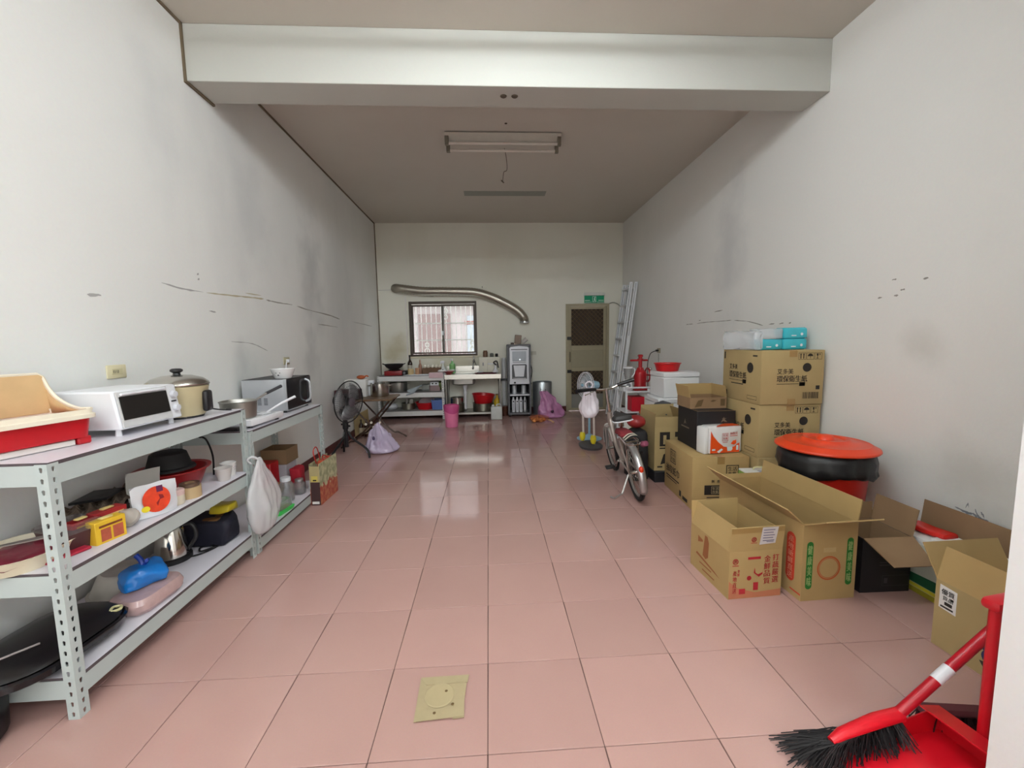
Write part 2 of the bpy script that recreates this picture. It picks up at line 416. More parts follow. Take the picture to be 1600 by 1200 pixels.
flake = mat('flaked_paint_grey', (146, 148, 152), .9)
for pts in ([(.80, .43), (.79, .455), (.785, .44)], [(.85, .415), (.79, .405), (.76, .41), (.74, .395)], [(.755, .44), (.74, .41), (.72, .40)], [(.73, .435), (.715, .42), (.71, .405)], [(.735, .405), (.715, .395), (.69, .40)], [(.66, .385), (.63, .375)], [(.6, .37), (.58, .365)]):
    crack(wr, XR, pts, .016, flake, 'flaked_paint')
for x, m_ in ((-.9, crk),): 
    P('crack', G().faces([(-2.0, YB-.0012, 2.37), (-1.68, YB-.0012, 2.374), (-1.68, YB-.0012, 2.38), (-2.0, YB-.0012, 2.376)], [[0, 1, 2, 3]]), smud, wb)
P('crack', G().faces([(-1.28, YB-.0012, 2.235), (-.98, YB-.0012, 2.24), (-.98, YB-.0012, 2.246), (-1.2, YB-.0012, 2.238)], [[0, 1, 2, 3]]), crk, wb)
for x in (.187, .271):
    P('plug_hole', G().lathe([(0, -.006), (.02, -.006), (.026, 0), (.02, .002)], (x, 2.05, 3.212), 10), mat('dirt_brown', (90, 82, 70), .9), bpy.data.objects['trim_1'])

# ------------------------------------------------------------------ window 1 (aluminium slider) and what stands outside
frame_m = mat('dark_bronze_aluminium', (74, 62, 52), .5, .2)
glass = bpy.data.materials.new('window_glass'); glass.use_nodes = True
nt = glass.node_tree; b = nt.nodes['Principled BSDF']; b.inputs['Base Color'].default_value = (.95, .97, .96, 1); b.inputs['Roughness'].default_value = .03
mxs = nt.nodes.new('ShaderNodeMixShader'); tr = nt.nodes.new('ShaderNodeBsdfTransparent'); tr.inputs[0].default_value = (.93, .95, .95, 1); mxs.inputs[0].default_value = .12
nt.links.new(tr.outputs[0], mxs.inputs[1]); nt.links.new(b.outputs[0], mxs.inputs[2]); nt.links.new(mxs.outputs[0], nt.nodes['Material Output'].inputs[0])
g = G(); f = .042
g.box(WX0, YB-.012, WZ0, WX0+f, YB+.09, WZ1).box(WX1-f*.8, YB-.012, WZ0, WX1, YB+.09, WZ1).box(WX0+f, YB-.012, WZ1-f*1.1, WX1-f*.8, YB+.09, WZ1).box(WX0+f, YB-.012, WZ0, WX1-f*.8, YB+.09, WZ0+f*.9)
win = struct('window_1', g, frame_m)
for nm, x0, x1, y in (('sash', WX0+f, -.80, YB+.045), ('sash', -.845, WX1-f*.8, YB+.005)):
    t = .028
    g = G().box(x0, y, WZ0+.046, x0+t, y+.03, WZ1-.056).box(x1-t, y, WZ0+.046, x1, y+.03, WZ1-.056).box(x0+t, y, WZ1-.09, x1-t, y+.03, WZ1-.056).box(x0+t, y, WZ0+.046, x1-t, y+.03, WZ0+.075)
    s_ = P('sash', g, frame_m, win)
    P('pane', G().box(x0+t, y+.012, WZ0+.075, x1-t, y+.016, WZ1-.09), glass, s_)
P('window_latch', G().box(-.845, YB-.012, 1.52, -.812, YB+.004, 1.6, .004).box(-.838, YB-.02, 1.555, -.82, YB-.008, 1.575, .003), silver, win)
P('sill', G().box(WX0-.02, YB-.03, WZ0-.035, WX1+.06, YB+.1, WZ0, .004), mat('sill_plaster', (222, 214, 190), .7), win)
bars = mat('white_painted_iron', (236, 232, 226), .5)
gr = T('window_grille', 'white iron security grille outside the sliding window with scroll circles', 'grille', (0, YB+.33, 0))
x = WX0-.02
while x < WX1+.05:
    P('bar', G().cyl((x, 0, WZ0-.1), (x, 0, WZ1+.1), .008, seg=6), bars, gr); x += .097
for z in (WZ0-.08, 1.43, 1.76, WZ1-.02): P('rail', G().box(WX0-.06, -.012, z-.011, WX1+.1, .012, z+.011), bars, gr)
for cx, cz, k in ((-1.18, 1.22, 1), (-1.18, 1.34, .8), (-.29, 1.24, 1), (-.29, 1.36, .8), (-.8, 2.0, .9), (-.8, 1.88, .8)):
    P('scroll', G().tube([(cx+.045*k*math.cos(2*PI*i/18), 0, cz+.05*k*math.sin(2*PI*i/18)) for i in range(18)], .01, 6, closed=True), bars, gr)
P('side_plate', G().box(WX0-.06, -.35, WZ0-.1, WX0-.045, .02, WZ1+.1), bars, gr)
# neighbour building and yard behind the window
struct('ground', G().box(-16, -16, -.3, 16, 18, -.125), mat('outdoor_concrete', (150, 148, 144), .9))
nb = T('neighbour_house', 'pale pinkish corrugated house wall beyond the window grille', 'building', (0, 10.6, -.13))
corr = mat('pale_corrugated_sheet', (160, 144, 141), .7)
g = G(); v = []
for i in range(61):
    x = -6.5+i*.2; yy = .03 if i % 2 else 0
    v += [(x, yy, 0), (x, yy, 3.7)]
g.faces(v, [[2*i, 2*i+2, 2*i+3, 2*i+1] for i in range(60)]); P('wall', g, corr, nb)
P('eave', G().box(-6.4, -.35, 2.6, 5.4, .05, 2.75, .01), mat('white_eave', (205, 200, 194), .6), nb)
P('shutter', G().box(-1.9, -.05, .9, -1.0, -.01, 2.3, .01), mat('brown_shutter', (112, 86, 82), .7), nb)
P('shutter', G().box(-.55, -.05, .9, .05, -.01, 2.25, .01), mat('grey_pane', (150, 152, 156), .4), nb)
P('beam', G().box(-.62, -.07, 2.0, .1, -.01, 2.1, .01), mat('brick_red_beam', (140, 80, 72), .7), nb)
P('far_wall', G().box(-6.4, .1, 0, 5.4, 1.6, 3.6), corr, nb)

# ------------------------------------------------------------------ door 1 (aluminium screen door)
dm = mat('olive_beige_aluminium', (166, 156, 128), .5, .1)
dm2 = mat('door_panel_sheet', (158, 150, 124), .55)
meshm = mat('dark_insect_screen', (70, 58, 48), .9)
g = G().box(DX0, YB-.03, 0, DX0+.05, YB+.1, DZ).box(DX1-.05, YB-.03, 0, DX1, YB+.1, DZ).box(DX0+.05, YB-.03, DZ-.045, DX1-.05, YB+.1, DZ)
d1 = struct('door_1', g, dm)
a0, a1 = DX0+.052, DX1-.052; y = YB-.015
g = G()
for x0, x1, z0, z1 in ((a0, a0+.055, .01, DZ-.05), (a1-.055, a1, .01, DZ-.05), (a0+.055, a1-.055, DZ-.10, DZ-.05), (a0+.055, a1-.055, 1.19, 1.28), (a0+.055, a1-.055, .78, .86), (a0+.055, a1-.055, .01, .06)):
    g.box(x0, y, z0, x1, y+.035, z1, .003)
leaf = P('door_leaf', g, dm, d1)
P('panel', G().box(a0+.055, y+.008, .86, a1-.055, y+.028, 1.19), dm2, leaf)
P('panel', G().box(a0+.055, y+.008, .06, a1-.055, y+.028, .33), mat('grey_door_panel', (132, 132, 124), .6), leaf)
wire = mat('grille_bronze', (128, 108, 80), .5, .3)
for z0, z1 in ((1.28, DZ-.10), (.33, .78)):
    P('insect_screen', G().box(a0+.055, y+.022, z0, a1-.055, y+.026, z1), meshm, leaf)
    g = G(); s = .083; x0, x1 = a0+.055, a1-.055; hgt = z1-z0; wdt = x1-x0
    for sg in (1, -1):
        c = -hgt
        while c < wdt+hgt:
            # line x = c + t (sg=1) or x = c + hgt - t ; clip to the opening
            t0, t1 = (max(0, -c), min(hgt, wdt-c))
            if t1 > t0+.01:
                pa, pb = (c+t0, t0), (c+t1, t1)
                if sg < 0: pa, pb = (pa[0], hgt-pa[1]), (pb[0], hgt-pb[1])
                g.tube([(x0+pa[0], y+.012+.003*sg, z0+pa[1]), (x0+pb[0], y+.012+.003*sg, z0+pb[1])], .0042, 4)
            c += s
    o = P('diamond_grille', g, wire, leaf); o['kind'] = 'stuff'
for z in (1.42, .78): P('hinge', G().box(DX0+.02, y-.03, z-.03, DX0+.10, y, z+.03, .004), black, leaf)
P('door_handle', G().box(a0+.015, y-.03, .99, a0+.035, y, 1.13, .006).box(a0+.012, y-.01, .96, a0+.04, y, 1.16, .003), mat('dull_handle', (120, 112, 92), .4, .4), leaf)

# ------------------------------------------------------------------ ceiling lamps
lamp_white = mat('lamp_housing', (206, 202, 190), .5); tube_off = mat('unlit_tube', (214, 206, 196), .35)
tube_on = [mat('lit_fluorescent_tube_%s' % n_, (240, 249, 255), .4, emit=max(e_, 1e-4)) for n_, e_ in zip('abcd', LAMPS)]
def fixture(name, label, cx, cy, lit):
    t = T(name, label, 'lamp', (cx, cy, H))
    P('housing', G().box(-.63, -.05, -.06, .63, .05, 0, .004), lamp_white, t)
    P('reflector', G().panel([(-.62, .05, -.055), (.62, .05, -.055), (.62, .14, -.015), (-.62, .14, -.015)], .003).panel([(.62, -.05, -.055), (-.62, -.05, -.055), (-.62, -.14, -.015), (.62, -.14, -.015)], .003), lamp_white, t)
    for yy in (-.085, .085):
        tb = P('fluorescent_tube', G().cyl((-.58, yy, -.1), (.58, yy, -.1), .0145, seg=10), tube_on[lit-1] if lit else tube_off, t)
        for sx in (-1, 1):
            P('lamp_holder', G().box(sx*.60-.02, yy-.02, -.12, sx*.60+.02, yy+.02, -.02, .003), white if lit else mat('dirty_holder', (120, 112, 98), .6), t)
    return t
fixture('fluorescent_lamp', 'lit twin tube lamp on the front ceiling nearest the beam', .31, .74, 1)
fixture('fluorescent_lamp', 'lit twin tube lamp second from the beam on the front ceiling', .31, .02, 2)
for k, yy, wh in ((3, -1.5, 'of the front ceiling, before the street row'), (4, -2.9, 'of the front ceiling, in the street row')):  # lamp rows added behind the camera to brighten the walls
    for xx, sd in ((-.85, 'left'), (1.45, 'right')):
        fixture('fluorescent_lamp', f'lit twin tube lamp at the {sd} {wh}', xx, yy, k)
off = fixture('fluorescent_lamp', 'unlit twin tube fluorescent fitting on the ceiling beyond the beam', .24, 3.5, 0)
P('pull_wire', G().tube(smooth([(.02, .12, -.06), (.05, .3, -.1), (.06, .45, -.16), (.03, .62, -.12), (.02, .74, -.18)], 4), .004, 5).cyl((0, .74, -.17), (.035, .75, -.2), .009, seg=6), mat('wire_brown', (104, 92, 76), .7), off)
S('ceiling_patch', 'grey painted strip on the ceiling where a lamp once hung', 'patch', G().box(-.61, -.1, -.003, .61, .1, 0), mat('patch_grey', (160, 160, 150), .8), (.33, 5.22, H))
P('plug_hole', G().lathe([(0, -.004), (.014, -.004), (.014, 0)], (.26, 3.2, H), 8), mat('dirt_brown', (90, 82, 70), .9), bpy.data.objects['ceiling'])
# ------------------------------------------------------------------ slotted-angle shelving
def flange(g, axis, cx, cy, dirx, h, w_=.04, pitch=.04):
    """perforated strip: starts at the corner (cx,cy), runs along dirx on one axis, full height"""
    n = int(h/pitch); ph = h/n
    for k in range(n):
        z0 = k*ph
        oc = [(0, 0), (w_/2, 0), (w_, 0), (w_, ph/2), (w_, ph), (w_/2, ph), (0, ph), (0, ph/2)]
        hc = [(w_*.5+dx, ph/2+dz) for dx, dz in ((-.004, -.009), (0, -.010), (.004, -.009), (.0055, 0), (.006, .007), (0, .010), (-.006, .007), (-.0055, 0))]
        v = []
        for a, z in oc+hc:
            v.append((cx+dirx*a, cy, z0+z) if axis == 'x' else (cx, cy+dirx*a, z0+z))
        g.faces(v, [[i, (i+1) % 8, 8+(i+1) % 8, 8+i] for i in range(8)])
    return g
def post(parent, x, y, sx, sy, h, m):
    g = G(); flange(g, 'x', x, y, sx, h); flange(g, 'y', x, y, sy, h)
    bmesh.ops.remove_doubles(g.bm, verts=g.bm.verts[:], dist=.0004)
    o = P('post', g, m, parent, ang=0); md = o.modifiers.new('sheet', 'SOLIDIFY'); md.thickness = .003; md.offset = 0
    return o
def shelf_unit(label, x0, x1, y0, y1, levels, h, bh=.075, m=steel_post, top=board_top, name='storage_shelf', cover_w=0):
    t = T(name, label, 'shelf', ((x0+x1)/2, (y0+y1)/2, 0))
    cx, cy = (x0+x1)/2, (y0+y1)/2; a, b_ = (x1-x0)/2, (y1-y0)/2
    for sx, sy in ((-1, -1), (1, -1), (1, 1), (-1, 1)): post(t, sx*a, sy*b_, -sx, -sy, h, m)
    for z in levels:
        zt = z-.009
        for g in (G().box(a-.004, -b_+.036, zt-bh, a-.0015, b_-.036, zt), G().box(-a+.0015, -b_+.036, zt-bh, -a+.004, b_-.036, zt),
                  G().box(-a+.036, -b_+.0015, zt-bh, a-.036, -b_+.004, zt), G().box(-a+.036, b_-.004, zt-bh, a-.036, b_-.0015, zt)):
            P('beam', g, m, t)
        P('shelf_board', G().box(-a+.006, -b_+.006, z-.014, a-.0005, b_-.006, z), top, t, side=board_edge)
    return t
sh1 = shelf_unit('grey perforated steel shelf nearest the camera with three white boards', -1.99, -1.53, .245, 1.45, (.985, .575, .165), .98)
sh2 = shelf_unit('lower grey perforated steel shelf beyond the near one carrying the microwave', -1.99, -1.53, 1.475, 2.67, (.832, .105), .827)
Z1, Z2, Z3, Z4, Z5 = .985, .575, .165, .832, .105

def foots(t, pts, h, r, m, name='foot', z=0):
    for x, y in pts: P(name, G().cyl((x, y, z), (x, y, z+h), r, r*.8, 8), m, t)

# --- top of near shelf
beige = mat('cream_plastic', (236, 226, 204), .5); tanin = mat('tan_hood_inside', (212, 178, 130), .6, var=.12)
lb = T('litter_box', 'red tray with cream rim and high cream hood at the near shelf end', 'litter box', (-1.815, .325, Z1), R(-13.5))
def rrect(hx, hy, r, n=5):
    p = []
    for cx, cy, a0 in ((hx-r, hy-r, 0), (-hx+r, hy-r, PI/2), (-hx+r, -hy+r, PI), (hx-r, -hy+r, 1.5*PI)):
        for i in range(n+1): a = a0+PI/2*i/n; p.append((cx+r*math.cos(a), cy+r*math.sin(a)))
    return p
def loft(g, loops, cap0=True, cap1=False):
    rings = [[g.bm.verts.new((x, y, z)) for x, y in pl] for pl, z in loops]
    n = len(rings[0])
    for a, b_ in zip(rings, rings[1:]):
        for i in range(n): g.bm.faces.new([a[i], a[(i+1) % n], b_[(i+1) % n], b_[i]])
    if cap0: g.bm.faces.new(rings[0][::-1])
    if cap1: g.bm.faces.new(rings[-1])
    return g
redt = mat('deep_red_plastic', (178, 14, 26), .32)
P('tray', loft(G(), [(rrect(.092, .272, .03), .03), (rrect(.100, .285, .035), .12), (rrect(.095, .28, .035), .12), (rrect(.085, .262, .03), .036)], True, True), redt, lb)
P('rim', loft(G(), [(rrect(.100, .286, .04), .108), (rrect(.115, .300, .045), .11), (rrect(.115, .300, .045), .126), (rrect(.108, .293, .042), .130), (rrect(.106, .291, .04), .146), (rrect(.094, .279, .035), .146), (rrect(.094, .279, .035), .108)], False, False), beige, lb)
for y in (-.20, .25): P('foot', G().box(.0, y-.025, 0, .088, y+.025, .034, .006), redt, lb)
P('drawer_strip', G().box(.05, -.17, .002, .082, .22, .026, .003), mat('pale_strip', (222, 214, 208), .5), lb)
n = 14; HB, HT = .14, .295
def cheek(u): return HB+(HT-HB)*(1-math.sqrt(max(0, 1-(1-min(1, u))**2)))
g = G().panel([(-.098, -.27, HB-.01), (-.098, .27, HB-.01), (-.106, .255, HT-.012), (-.106, .235, HT), (-.106, -.235, HT), (-.106, -.255, HT-.012)], .006)
for s_ in (1, -1):
    v = []
    for i in range(n+1):
        u = i/n; x = -.104+u*.19; v += [(x, s_*(.262+.02*u), HB-.012), (x, s_*(.255+.03*u), max(HB+.004, cheek(u)-(.012 if u == 0 else 0)))]
    g.faces(v, [[2*i, 2*i+2, 2*i+3, 2*i+1] for i in range(n)])
o = P('hood', g, mat('tan_hood_inside', (176, 142, 98), .6, var=.12), lb, ang=60); o.modifiers.new('thickness', 'SOLIDIFY').thickness = .004
edge = [(-.104+u*.19, -(.255+.03*u), max(HB+.004, cheek(u))) for u in [i/n for i in range(n, 0, -1)]]+[(-.106, -.252, HT-.012), (-.106, -.235, HT), (-.106, .235, HT), (-.106, .252, HT-.012)]+[(-.104+u*.19, .255+.03*u, max(HB+.004, cheek(u))) for u in [i/n for i in range(1, n+1)]]
P('hood_edge', G().tube(edge, .0075, 6), beige, lb)

ov = T('toaster_oven', 'white toaster oven with dark glass door between tray and rice cooker', 'toaster oven', (-1.785, .848, Z1), R(-2))
sl = .026
P('body', G().faces([(-.14, -.18, .03), (.145+sl, -.18, .03), (.145, -.18, .205), (-.14, -.18, .205), (-.14, .18, .03), (.145+sl, .18, .03), (.145, .18, .205), (-.14, .18, .205)], [[0, 1, 2, 3], [7, 6, 5, 4], [0, 4, 5, 1], [1, 5, 6, 2], [2, 6, 7, 3], [3, 7, 4, 0]]), white, ov)
bv = ov.children[0].modifiers.new('soft_edges', 'BEVEL'); bv.width = .008; bv.segments = 2
def ofront(z): return .145+sl*(1-(z-.03)/.175)+.0025
def oquad(y0, y1, z0, z1, t): 
    return G().panel([(ofront(z0), y0, z0), (ofront(z0), y1, z0), (ofront(z1), y1, z1), (ofront(z1), y0, z1)], t)
P('door', oquad(-.170, .108, .040, .200, .006), mat('oven_door_frame', (206, 206, 206), .35), ov)
P('glass', oquad(-.163, .100, .072, .178, .009), mat('dark_oven_glass', (28, 24, 22), .08), ov.children[-1])
P('door_handle', G().cyl((ofront(.188)+.012, -.155, .190), (ofront(.188)+.012, .09, .190), .006, seg=8), white, ov.children[-1])
for z in (.155, .085):
    kb = P('knob', G().lathe([(0, .02), (.016, .018), (.019, 0)], (0, 0, 0), 16, Matrix.Translation((ofront(z), .145, z)) @ Matrix.Rotation(PI/2, 4, 'Y')), mat('pale_knob', (214, 216, 222), .4), ov)
P('timer_slot', G().box(ofront(.12)-.002, .130, .116, ofront(.12)+.001, .160, .123), black, ov)
foots(ov, [(-.1, -.15), (.13, -.15), (-.1, .15), (.13, .15)], .032, .013, white)

rc = T('rice_cooker', 'beige electric steam cooker with domed steel lid and black knob', 'rice cooker', (-1.735, 1.185, Z1), R(0))
P('body', G().lathe([(0, .012), (.115, .012), (.122, .02), (.142, .165), (.146, .178), (.138, .182), (.134, .17), (.11, .03)], seg=36), mat('pale_khaki_enamel', (190, 178, 142), .35), rc)
P('base_ring', G().lathe([(0, 0), (.11, 0), (.116, .016)], seg=30), black, rc)
P('lid', G().lathe([(.148, .184), (.15, .19), (.146, .2), (.118, .222), (.07, .238), (0, .244)], seg=36), stainless, rc)
P('lid_knob', G().lathe([(.02, .242), (.016, .252), (.03, .262), (.03, .272), (.02, .278), (0, .279)], seg=18), black, rc.children[-1])
for a in (R(8), R(188)):
    P('handle', G().box(-.034, .128, .03, .034, .160, .15, .014, 3).rot(a-PI/2), black, rc)
P('power_cord', G().tube(smooth([(.07, .13, .03), (.13, .16, .012), (.16, .2, .006), (.12, .22, .006)]), .004, 6), black, rc)

# --- top of second shelf
ic = T('induction_cooker', 'flat white induction cooker with steel saucepan on it', 'cooker', (-1.70, 1.765, Z4), R(-3))
P('body', G().box(-.155, -.20, .014, .155, .20, .056, .008, 2), white, ic); P('plate', G().box(-.14, -.19, .056, .14, .12, .06, .002), mat('glossy_white_plate', (238, 238, 240), .12), ic)
P('control_panel', G().box(-.13, .13, .056, .13, .18, .0585), mat('pale_grey_panel', (200, 202, 204), .4), ic)
foots(ic, [(-.12, -.16), (.12, -.16), (-.12, .16), (.12, .16)], .015, .016, black)
sp = T('saucepan', 'wide steel saucepan with dark straight handle on the white induction cooker', 'saucepan', (-1.685, 1.655, Z4+.0605), R(0))
P('pan', G().lathe([(0, 0), (.095, 0), (.102, .006), (.112, .112), (.117, .117), (.112, .119), (.107, .112), (.097, .01), (0, .006)], seg=36), stain_dull, sp)
P('handle', G().tube(smooth([(.055, .095, .105), (.075, .14, .125), (.095, .18, .145)]), .008, 8), stain_dull, sp)
P('grip', G().tube([(.095, .18, .145), (.145, .30, .185)], [.011, .012], 10), dark, sp)
kn = S('spatula', 'white handled spatula leaning on the white cooker beside the microwave', 'spatula', G().tube([(0, 0, 0), (.04, .12, .05), (.085, .22, .085)], [.006, .009, .011], 8).box(-.03, -.09, -.004, .03, .005, .002, .001), white, (-1.60, 1.84, Z4+.0665), R(-8))
S('griddle', 'black flat griddle pan lying under the overhang of the white cooker', 'griddle', G().box(-.08, -.03, 0, .1, .02, .025, .006), black, (-1.70, 1.515, Z4))

mw = T('microwave_oven', 'silver grey microwave with black door and bowl on top', 'microwave', (-1.80, 2.42, Z4), R(0))
P('body', G().box(-.165, -.235, .018, .165, .235, .275, .006, 2), silver, mw)
P('door', G().box(.165, -.235, .02, .185, .235, .274, .005), mat('microwave_door_black', (30, 29, 32), .16), mw)
P('frame', G().box(.164, -.237, .016, .187, -.222, .277, .002).box(.164, -.237, .016, .188, .237, .024, .002), silver, mw)
P('door_handle', G().tube(smooth([(.186, .115, .05), (.222, .12, .075), (.226, .12, .15), (.222, .12, .225), (.186, .115, .25)]), .010, 8), silver, mw)
P('control_strip', G().box(.185, .15, .03, .1875, .228, .265), dark, mw)
pr = Pr((-.165, -.235, 0), (1, 0, 0), (0, 0, 1))
for cx in (.07, .12, .17):
    for k in range(5): pr.rect(cx, .07+k*.012, .03, .006)
pr.done('vent_slots', mat('vent_dark', (70, 70, 74), .7), mw)
foots(mw, [(-.13, -.2), (.15, -.2), (-.13, .2), (.15, .2)], .02, .015, black)
P('top_panel', G().box(-.16, -.23, .275, .182, .23, .2765), dark, mw)
bw = T('bowl', 'white enamel bowl on top of the silver microwave', 'bowl', (-1.69, 2.31, Z4+.2775))
P('body', G().lathe([(0, 0), (.06, 0), (.066, .006), (.09, .07), (.096, .078), (.09, .078), (.062, .01), (0, .007)], seg=30), mat('white_enamel', (240, 240, 240), .2), bw)
for dx, dz, rr in ((-.016, .05, .006), (.012, .05, .006), (-.002, .034, .010)): P('mark', G().ball((dx, -math.sqrt((.06+.026*(dz-.006)/.064+.002)**2-dx*dx), dz), (rr, .003, rr), 8, 6), black, bw)

# --- wall sockets, left
def socket(label, x, y, z, s, m, cat='wall socket'):
    t = T('wall_socket', label, cat, (x, y, z))
    P('plate', G().box(0, -.06, -.037, s*.009, .06, .037, .004, 2), m, t)
    P('insert', G().box(s*.008, -.034, -.016, s*.0115, .034, .016, .002), mat('socket_insert', (210, 200, 160), .5), t)
    g = G()
    for yy in (-.02, .0): g.box(s*.011, yy-.006, -.008, s*.0122, yy-.003, .008).box(s*.011, yy+.003, -.008, s*.0122, yy+.006, .008)
    P('slots', g, dark, t); return t
socket('ivory double wall socket above the toaster oven', XL, 1.135, 1.255, 1, offwhite)
so2 = socket('small wall socket with white plug above the microwave', XL, 3.08, 1.225, 1, mat('aged_socket', (188, 180, 150), .5))
S('power_plug', 'white plug and cord hanging from the socket above the microwave', 'plug', G().box(.0122, -.02, -.018, .04, .016, .016, .005).tube(smooth([(.03, -.015, -.01), (.035, -.06, -.02), (.032, -.07, -.12), (.03, -.05, -.36)]), .005, 6), white, (XL, 3.07, 1.225))

# --- middle board of near shelf
tr = T('food_tray', 'cream oval plastic tray half full of dark red food behind the near post', 'tray', (-1.765, .35, Z2), R(8))
def oval(a, b_, n=28, p=2.6): return [(a*math.copysign(abs(math.cos(2*PI*i/n))**(2/p), math.cos(2*PI*i/n)), b_*math.copysign(abs(math.sin(2*PI*i/n))**(2/p), math.sin(2*PI*i/n))) for i in range(n)]
P('body', loft(G(), [(oval(.115, .13), .0), (oval(.14, .155), .055), (oval(.146, .161), .058), (oval(.138, .153), .058), (oval(.112, .127), .006)], True, True), mat('cream_tray', (226, 218, 192), .45), tr)
P('contents', loft(G(), [(oval(.128, .142), .034), (oval(.09, .1), .05), (oval(.03, .04), .055)], True, True).sub(1).crumple(.012, 22, 3), mat('dark_red_food', (110, 26, 44), .4, var=.35, scale=40), tr)
S('tongs', 'pair of thin steel tongs lying across the cream food tray', 'tongs', G().tube([(-.13, -.02, .071), (.12, .09, .071)], .004, 6).tube([(-.13, -.02, .071), (.10, .12, .071)], .004, 6).ball((-.13, -.02, .071), .007, 8, 6), stain_dull, (-1.765, .33, Z2), R(10))
ll = T('lunch_box_lid', 'clear plastic lid lying over a dark red lunch tray', 'lid', (-1.71, .49, Z2), R(-20))
P('box', loft(G(), [(rrect(.09, .065, .02), 0), (rrect(.105, .08, .025), .075)], True, True), mat('maroon_box', (70, 34, 36), .5), ll)
P('lid', loft(G(), [(rrect(.11, .084, .025), .076), (rrect(.11, .084, .025), .086), (rrect(.08, .055, .02), .1)], False, True), clear, ll)
eg = T('egg_carton', 'grey brown scalloped egg tray at the back of the middle board', 'egg tray', (-1.885, .86, Z2), 0)
g = G(); nx, ny = 12, 24
v = [(-.09+.18*i/nx, -.2+.4*j/ny, .05+.03*math.sin(i*PI/1)*0+.022*math.cos(i*PI/2)*math.cos(j*PI/2)) for j in range(ny+1) for i in range(nx+1)]
g.faces(v, [[j*(nx+1)+i, j*(nx+1)+i+1, (j+1)*(nx+1)+i+1, (j+1)*(nx+1)+i] for j in range(ny) for i in range(nx)])
P('tray', g, mat('grey_pulp', (112, 98, 84), .95), eg).modifiers.new('thickness', 'SOLIDIFY').thickness = .004
P('carton_base', G().box(-.085, -.19, 0, .085, .19, .03, .004), mat('dark_pulp', (60, 50, 44), .95), eg)
S('griddle', 'black pointed flat plate lying on the scalloped egg tray', 'plate', G().panel([(-.05, -.09, .0), (.06, -.02, .0), (.05, .09, .012), (-.06, .05, .012)], .012), black, (-1.875, .79, Z2+.085))  # a loose black lid, not a griddle
def tea_box(label, x, y, rz, a, b_, c, m1, m2, z=Z2):
    t = T('tea_box', label, 'box', (x, y, z), rz, None)
    P('carton', G().box(-a/2, -b_/2, 0, a/2, b_/2, c, .002), m1, t)
    pr = Pr((a/2, -b_/2, 0), (0, 1, 0), (0, 0, 1)); pr.rect(b_*.16, c*.1, b_*.32, c*.55).rect(b_*.55, c*.1, b_*.34, c*.55); pr.done('printed_pictures', mat('tea_print', (176, 84, 60), .6, var=.3, scale=60), t)
    pr = Pr((a/2, -b_/2, 0), (0, 1, 0), (0, 0, 1)); pr.rect(b_*.12, c*.72, b_*.76, c*.1); pr.done('printed_band', m2, t)
    P('carry_tab', G().box(-.012, -b_*.2, c, .012, b_*.2, c+.008, .003), mat('tab_paper', (222, 200, 130), .7), t)
    return t
yel_box = mat('yellow_printed_card', (228, 186, 46), .55); red_box = mat('red_printed_card', (196, 34, 44), .5)
tea_box('yellow printed carton with picture panels at the board edge', -1.60, .515, R(-14), .05, .115, .095, yel_box, mat('brown_print', (120, 60, 30), .6))
tea_box('red topped yellow carton standing behind the yellow one', -1.685, .50, R(-10), .055, .10, .10, red_box, yel_box)
tea_box('red printed carton furthest back of the small cartons', -1.69, .625, R(-12), .06, .12, .095, mat('crimson_card', (176, 40, 40), .5), mat('gold_print', (222, 190, 120), .5))
S('food_packet', 'red foil packet lying flat under the small cartons', 'packet', G().box(-.05, -.07, 0, .05, .07, .012, .004).sub(1).crumple(.004, 30, 2), mat('magenta_red_foil', (170, 36, 60), .35), (-1.66, .385, Z2), R(-15))
S('clear_bag', 'small clear plastic bag slumped beside the yellow carton', 'bag', G().ball((0, 0, .035), (.05, .045, .036), 14, 10).sub(1).crumple(.014, 24, 5, lambda c: c.z > .004), mat('milky_film', (206, 198, 186), .25, alpha=.7), (-1.63, .655, Z2+.002))
def pouch(t, w_, h, d, m, seed):
    g = G(); nx, nz = 10, 12; v = []
    for s in (1, -1):
        for j in range(nz+1):
            for i in range(nx+1):
                u, q = i/nx, j/nz
                th = d*math.sin(PI*min(1, max(0, u)))**.6*(1-q)**.7
                v.append((s*th/2, (u-.5)*w_*(1+.05*q), q*h))
    k = (nx+1)*(nz+1); f = []
    for s in (0, 1):
        for j in range(nz):
            for i in range(nx): a = s*k+j*(nx+1)+i; f.append([a, a+1, a+nx+2, a+nx+1])
    g.faces(v, f); bmesh.ops.remove_doubles(g.bm, verts=g.bm.verts[:], dist=.0003)
    g.crumple(.006, 18, seed, lambda c: c.z > .01)
    return P('bag_body', g, m, t, ang=60)
fb = T('foil_pouch', 'white foil pouch with round orange and red label', 'pouch', (-1.60, .775, Z2+.002), R(-30))
pouch(fb, .175, .155, .055, mat('white_foil', (222, 224, 228), .3, .15), 4)
pr = Pr((.030, 0, 0), (0, 1, 0), (-.14, 0, 1)); pr.disc(0, .08, .056, .062, 28)
pr.done('round_label', mat('orange_red_print', (212, 62, 28), .4, var=.4, scale=30), fb)
pr = Pr((.0315, 0, 0), (0, 1, 0), (-.14, 0, 1)); pr.rect(.004, .112, .026, .03); pr.done('printed_square', mat('purple_print', (96, 20, 70), .5), fb)
pr = Pr((.0315, 0, 0), (0, 1, 0), (-.14, 0, 1)); pr.poly([(.0, .045), (.012, .075), (.03, .078), (.026, .095), (.01, .1), (.012, .08), (-.004, .062)]); pr.done('printed_swirl', mat('dark_red_print', (130, 14, 20), .5), fb)
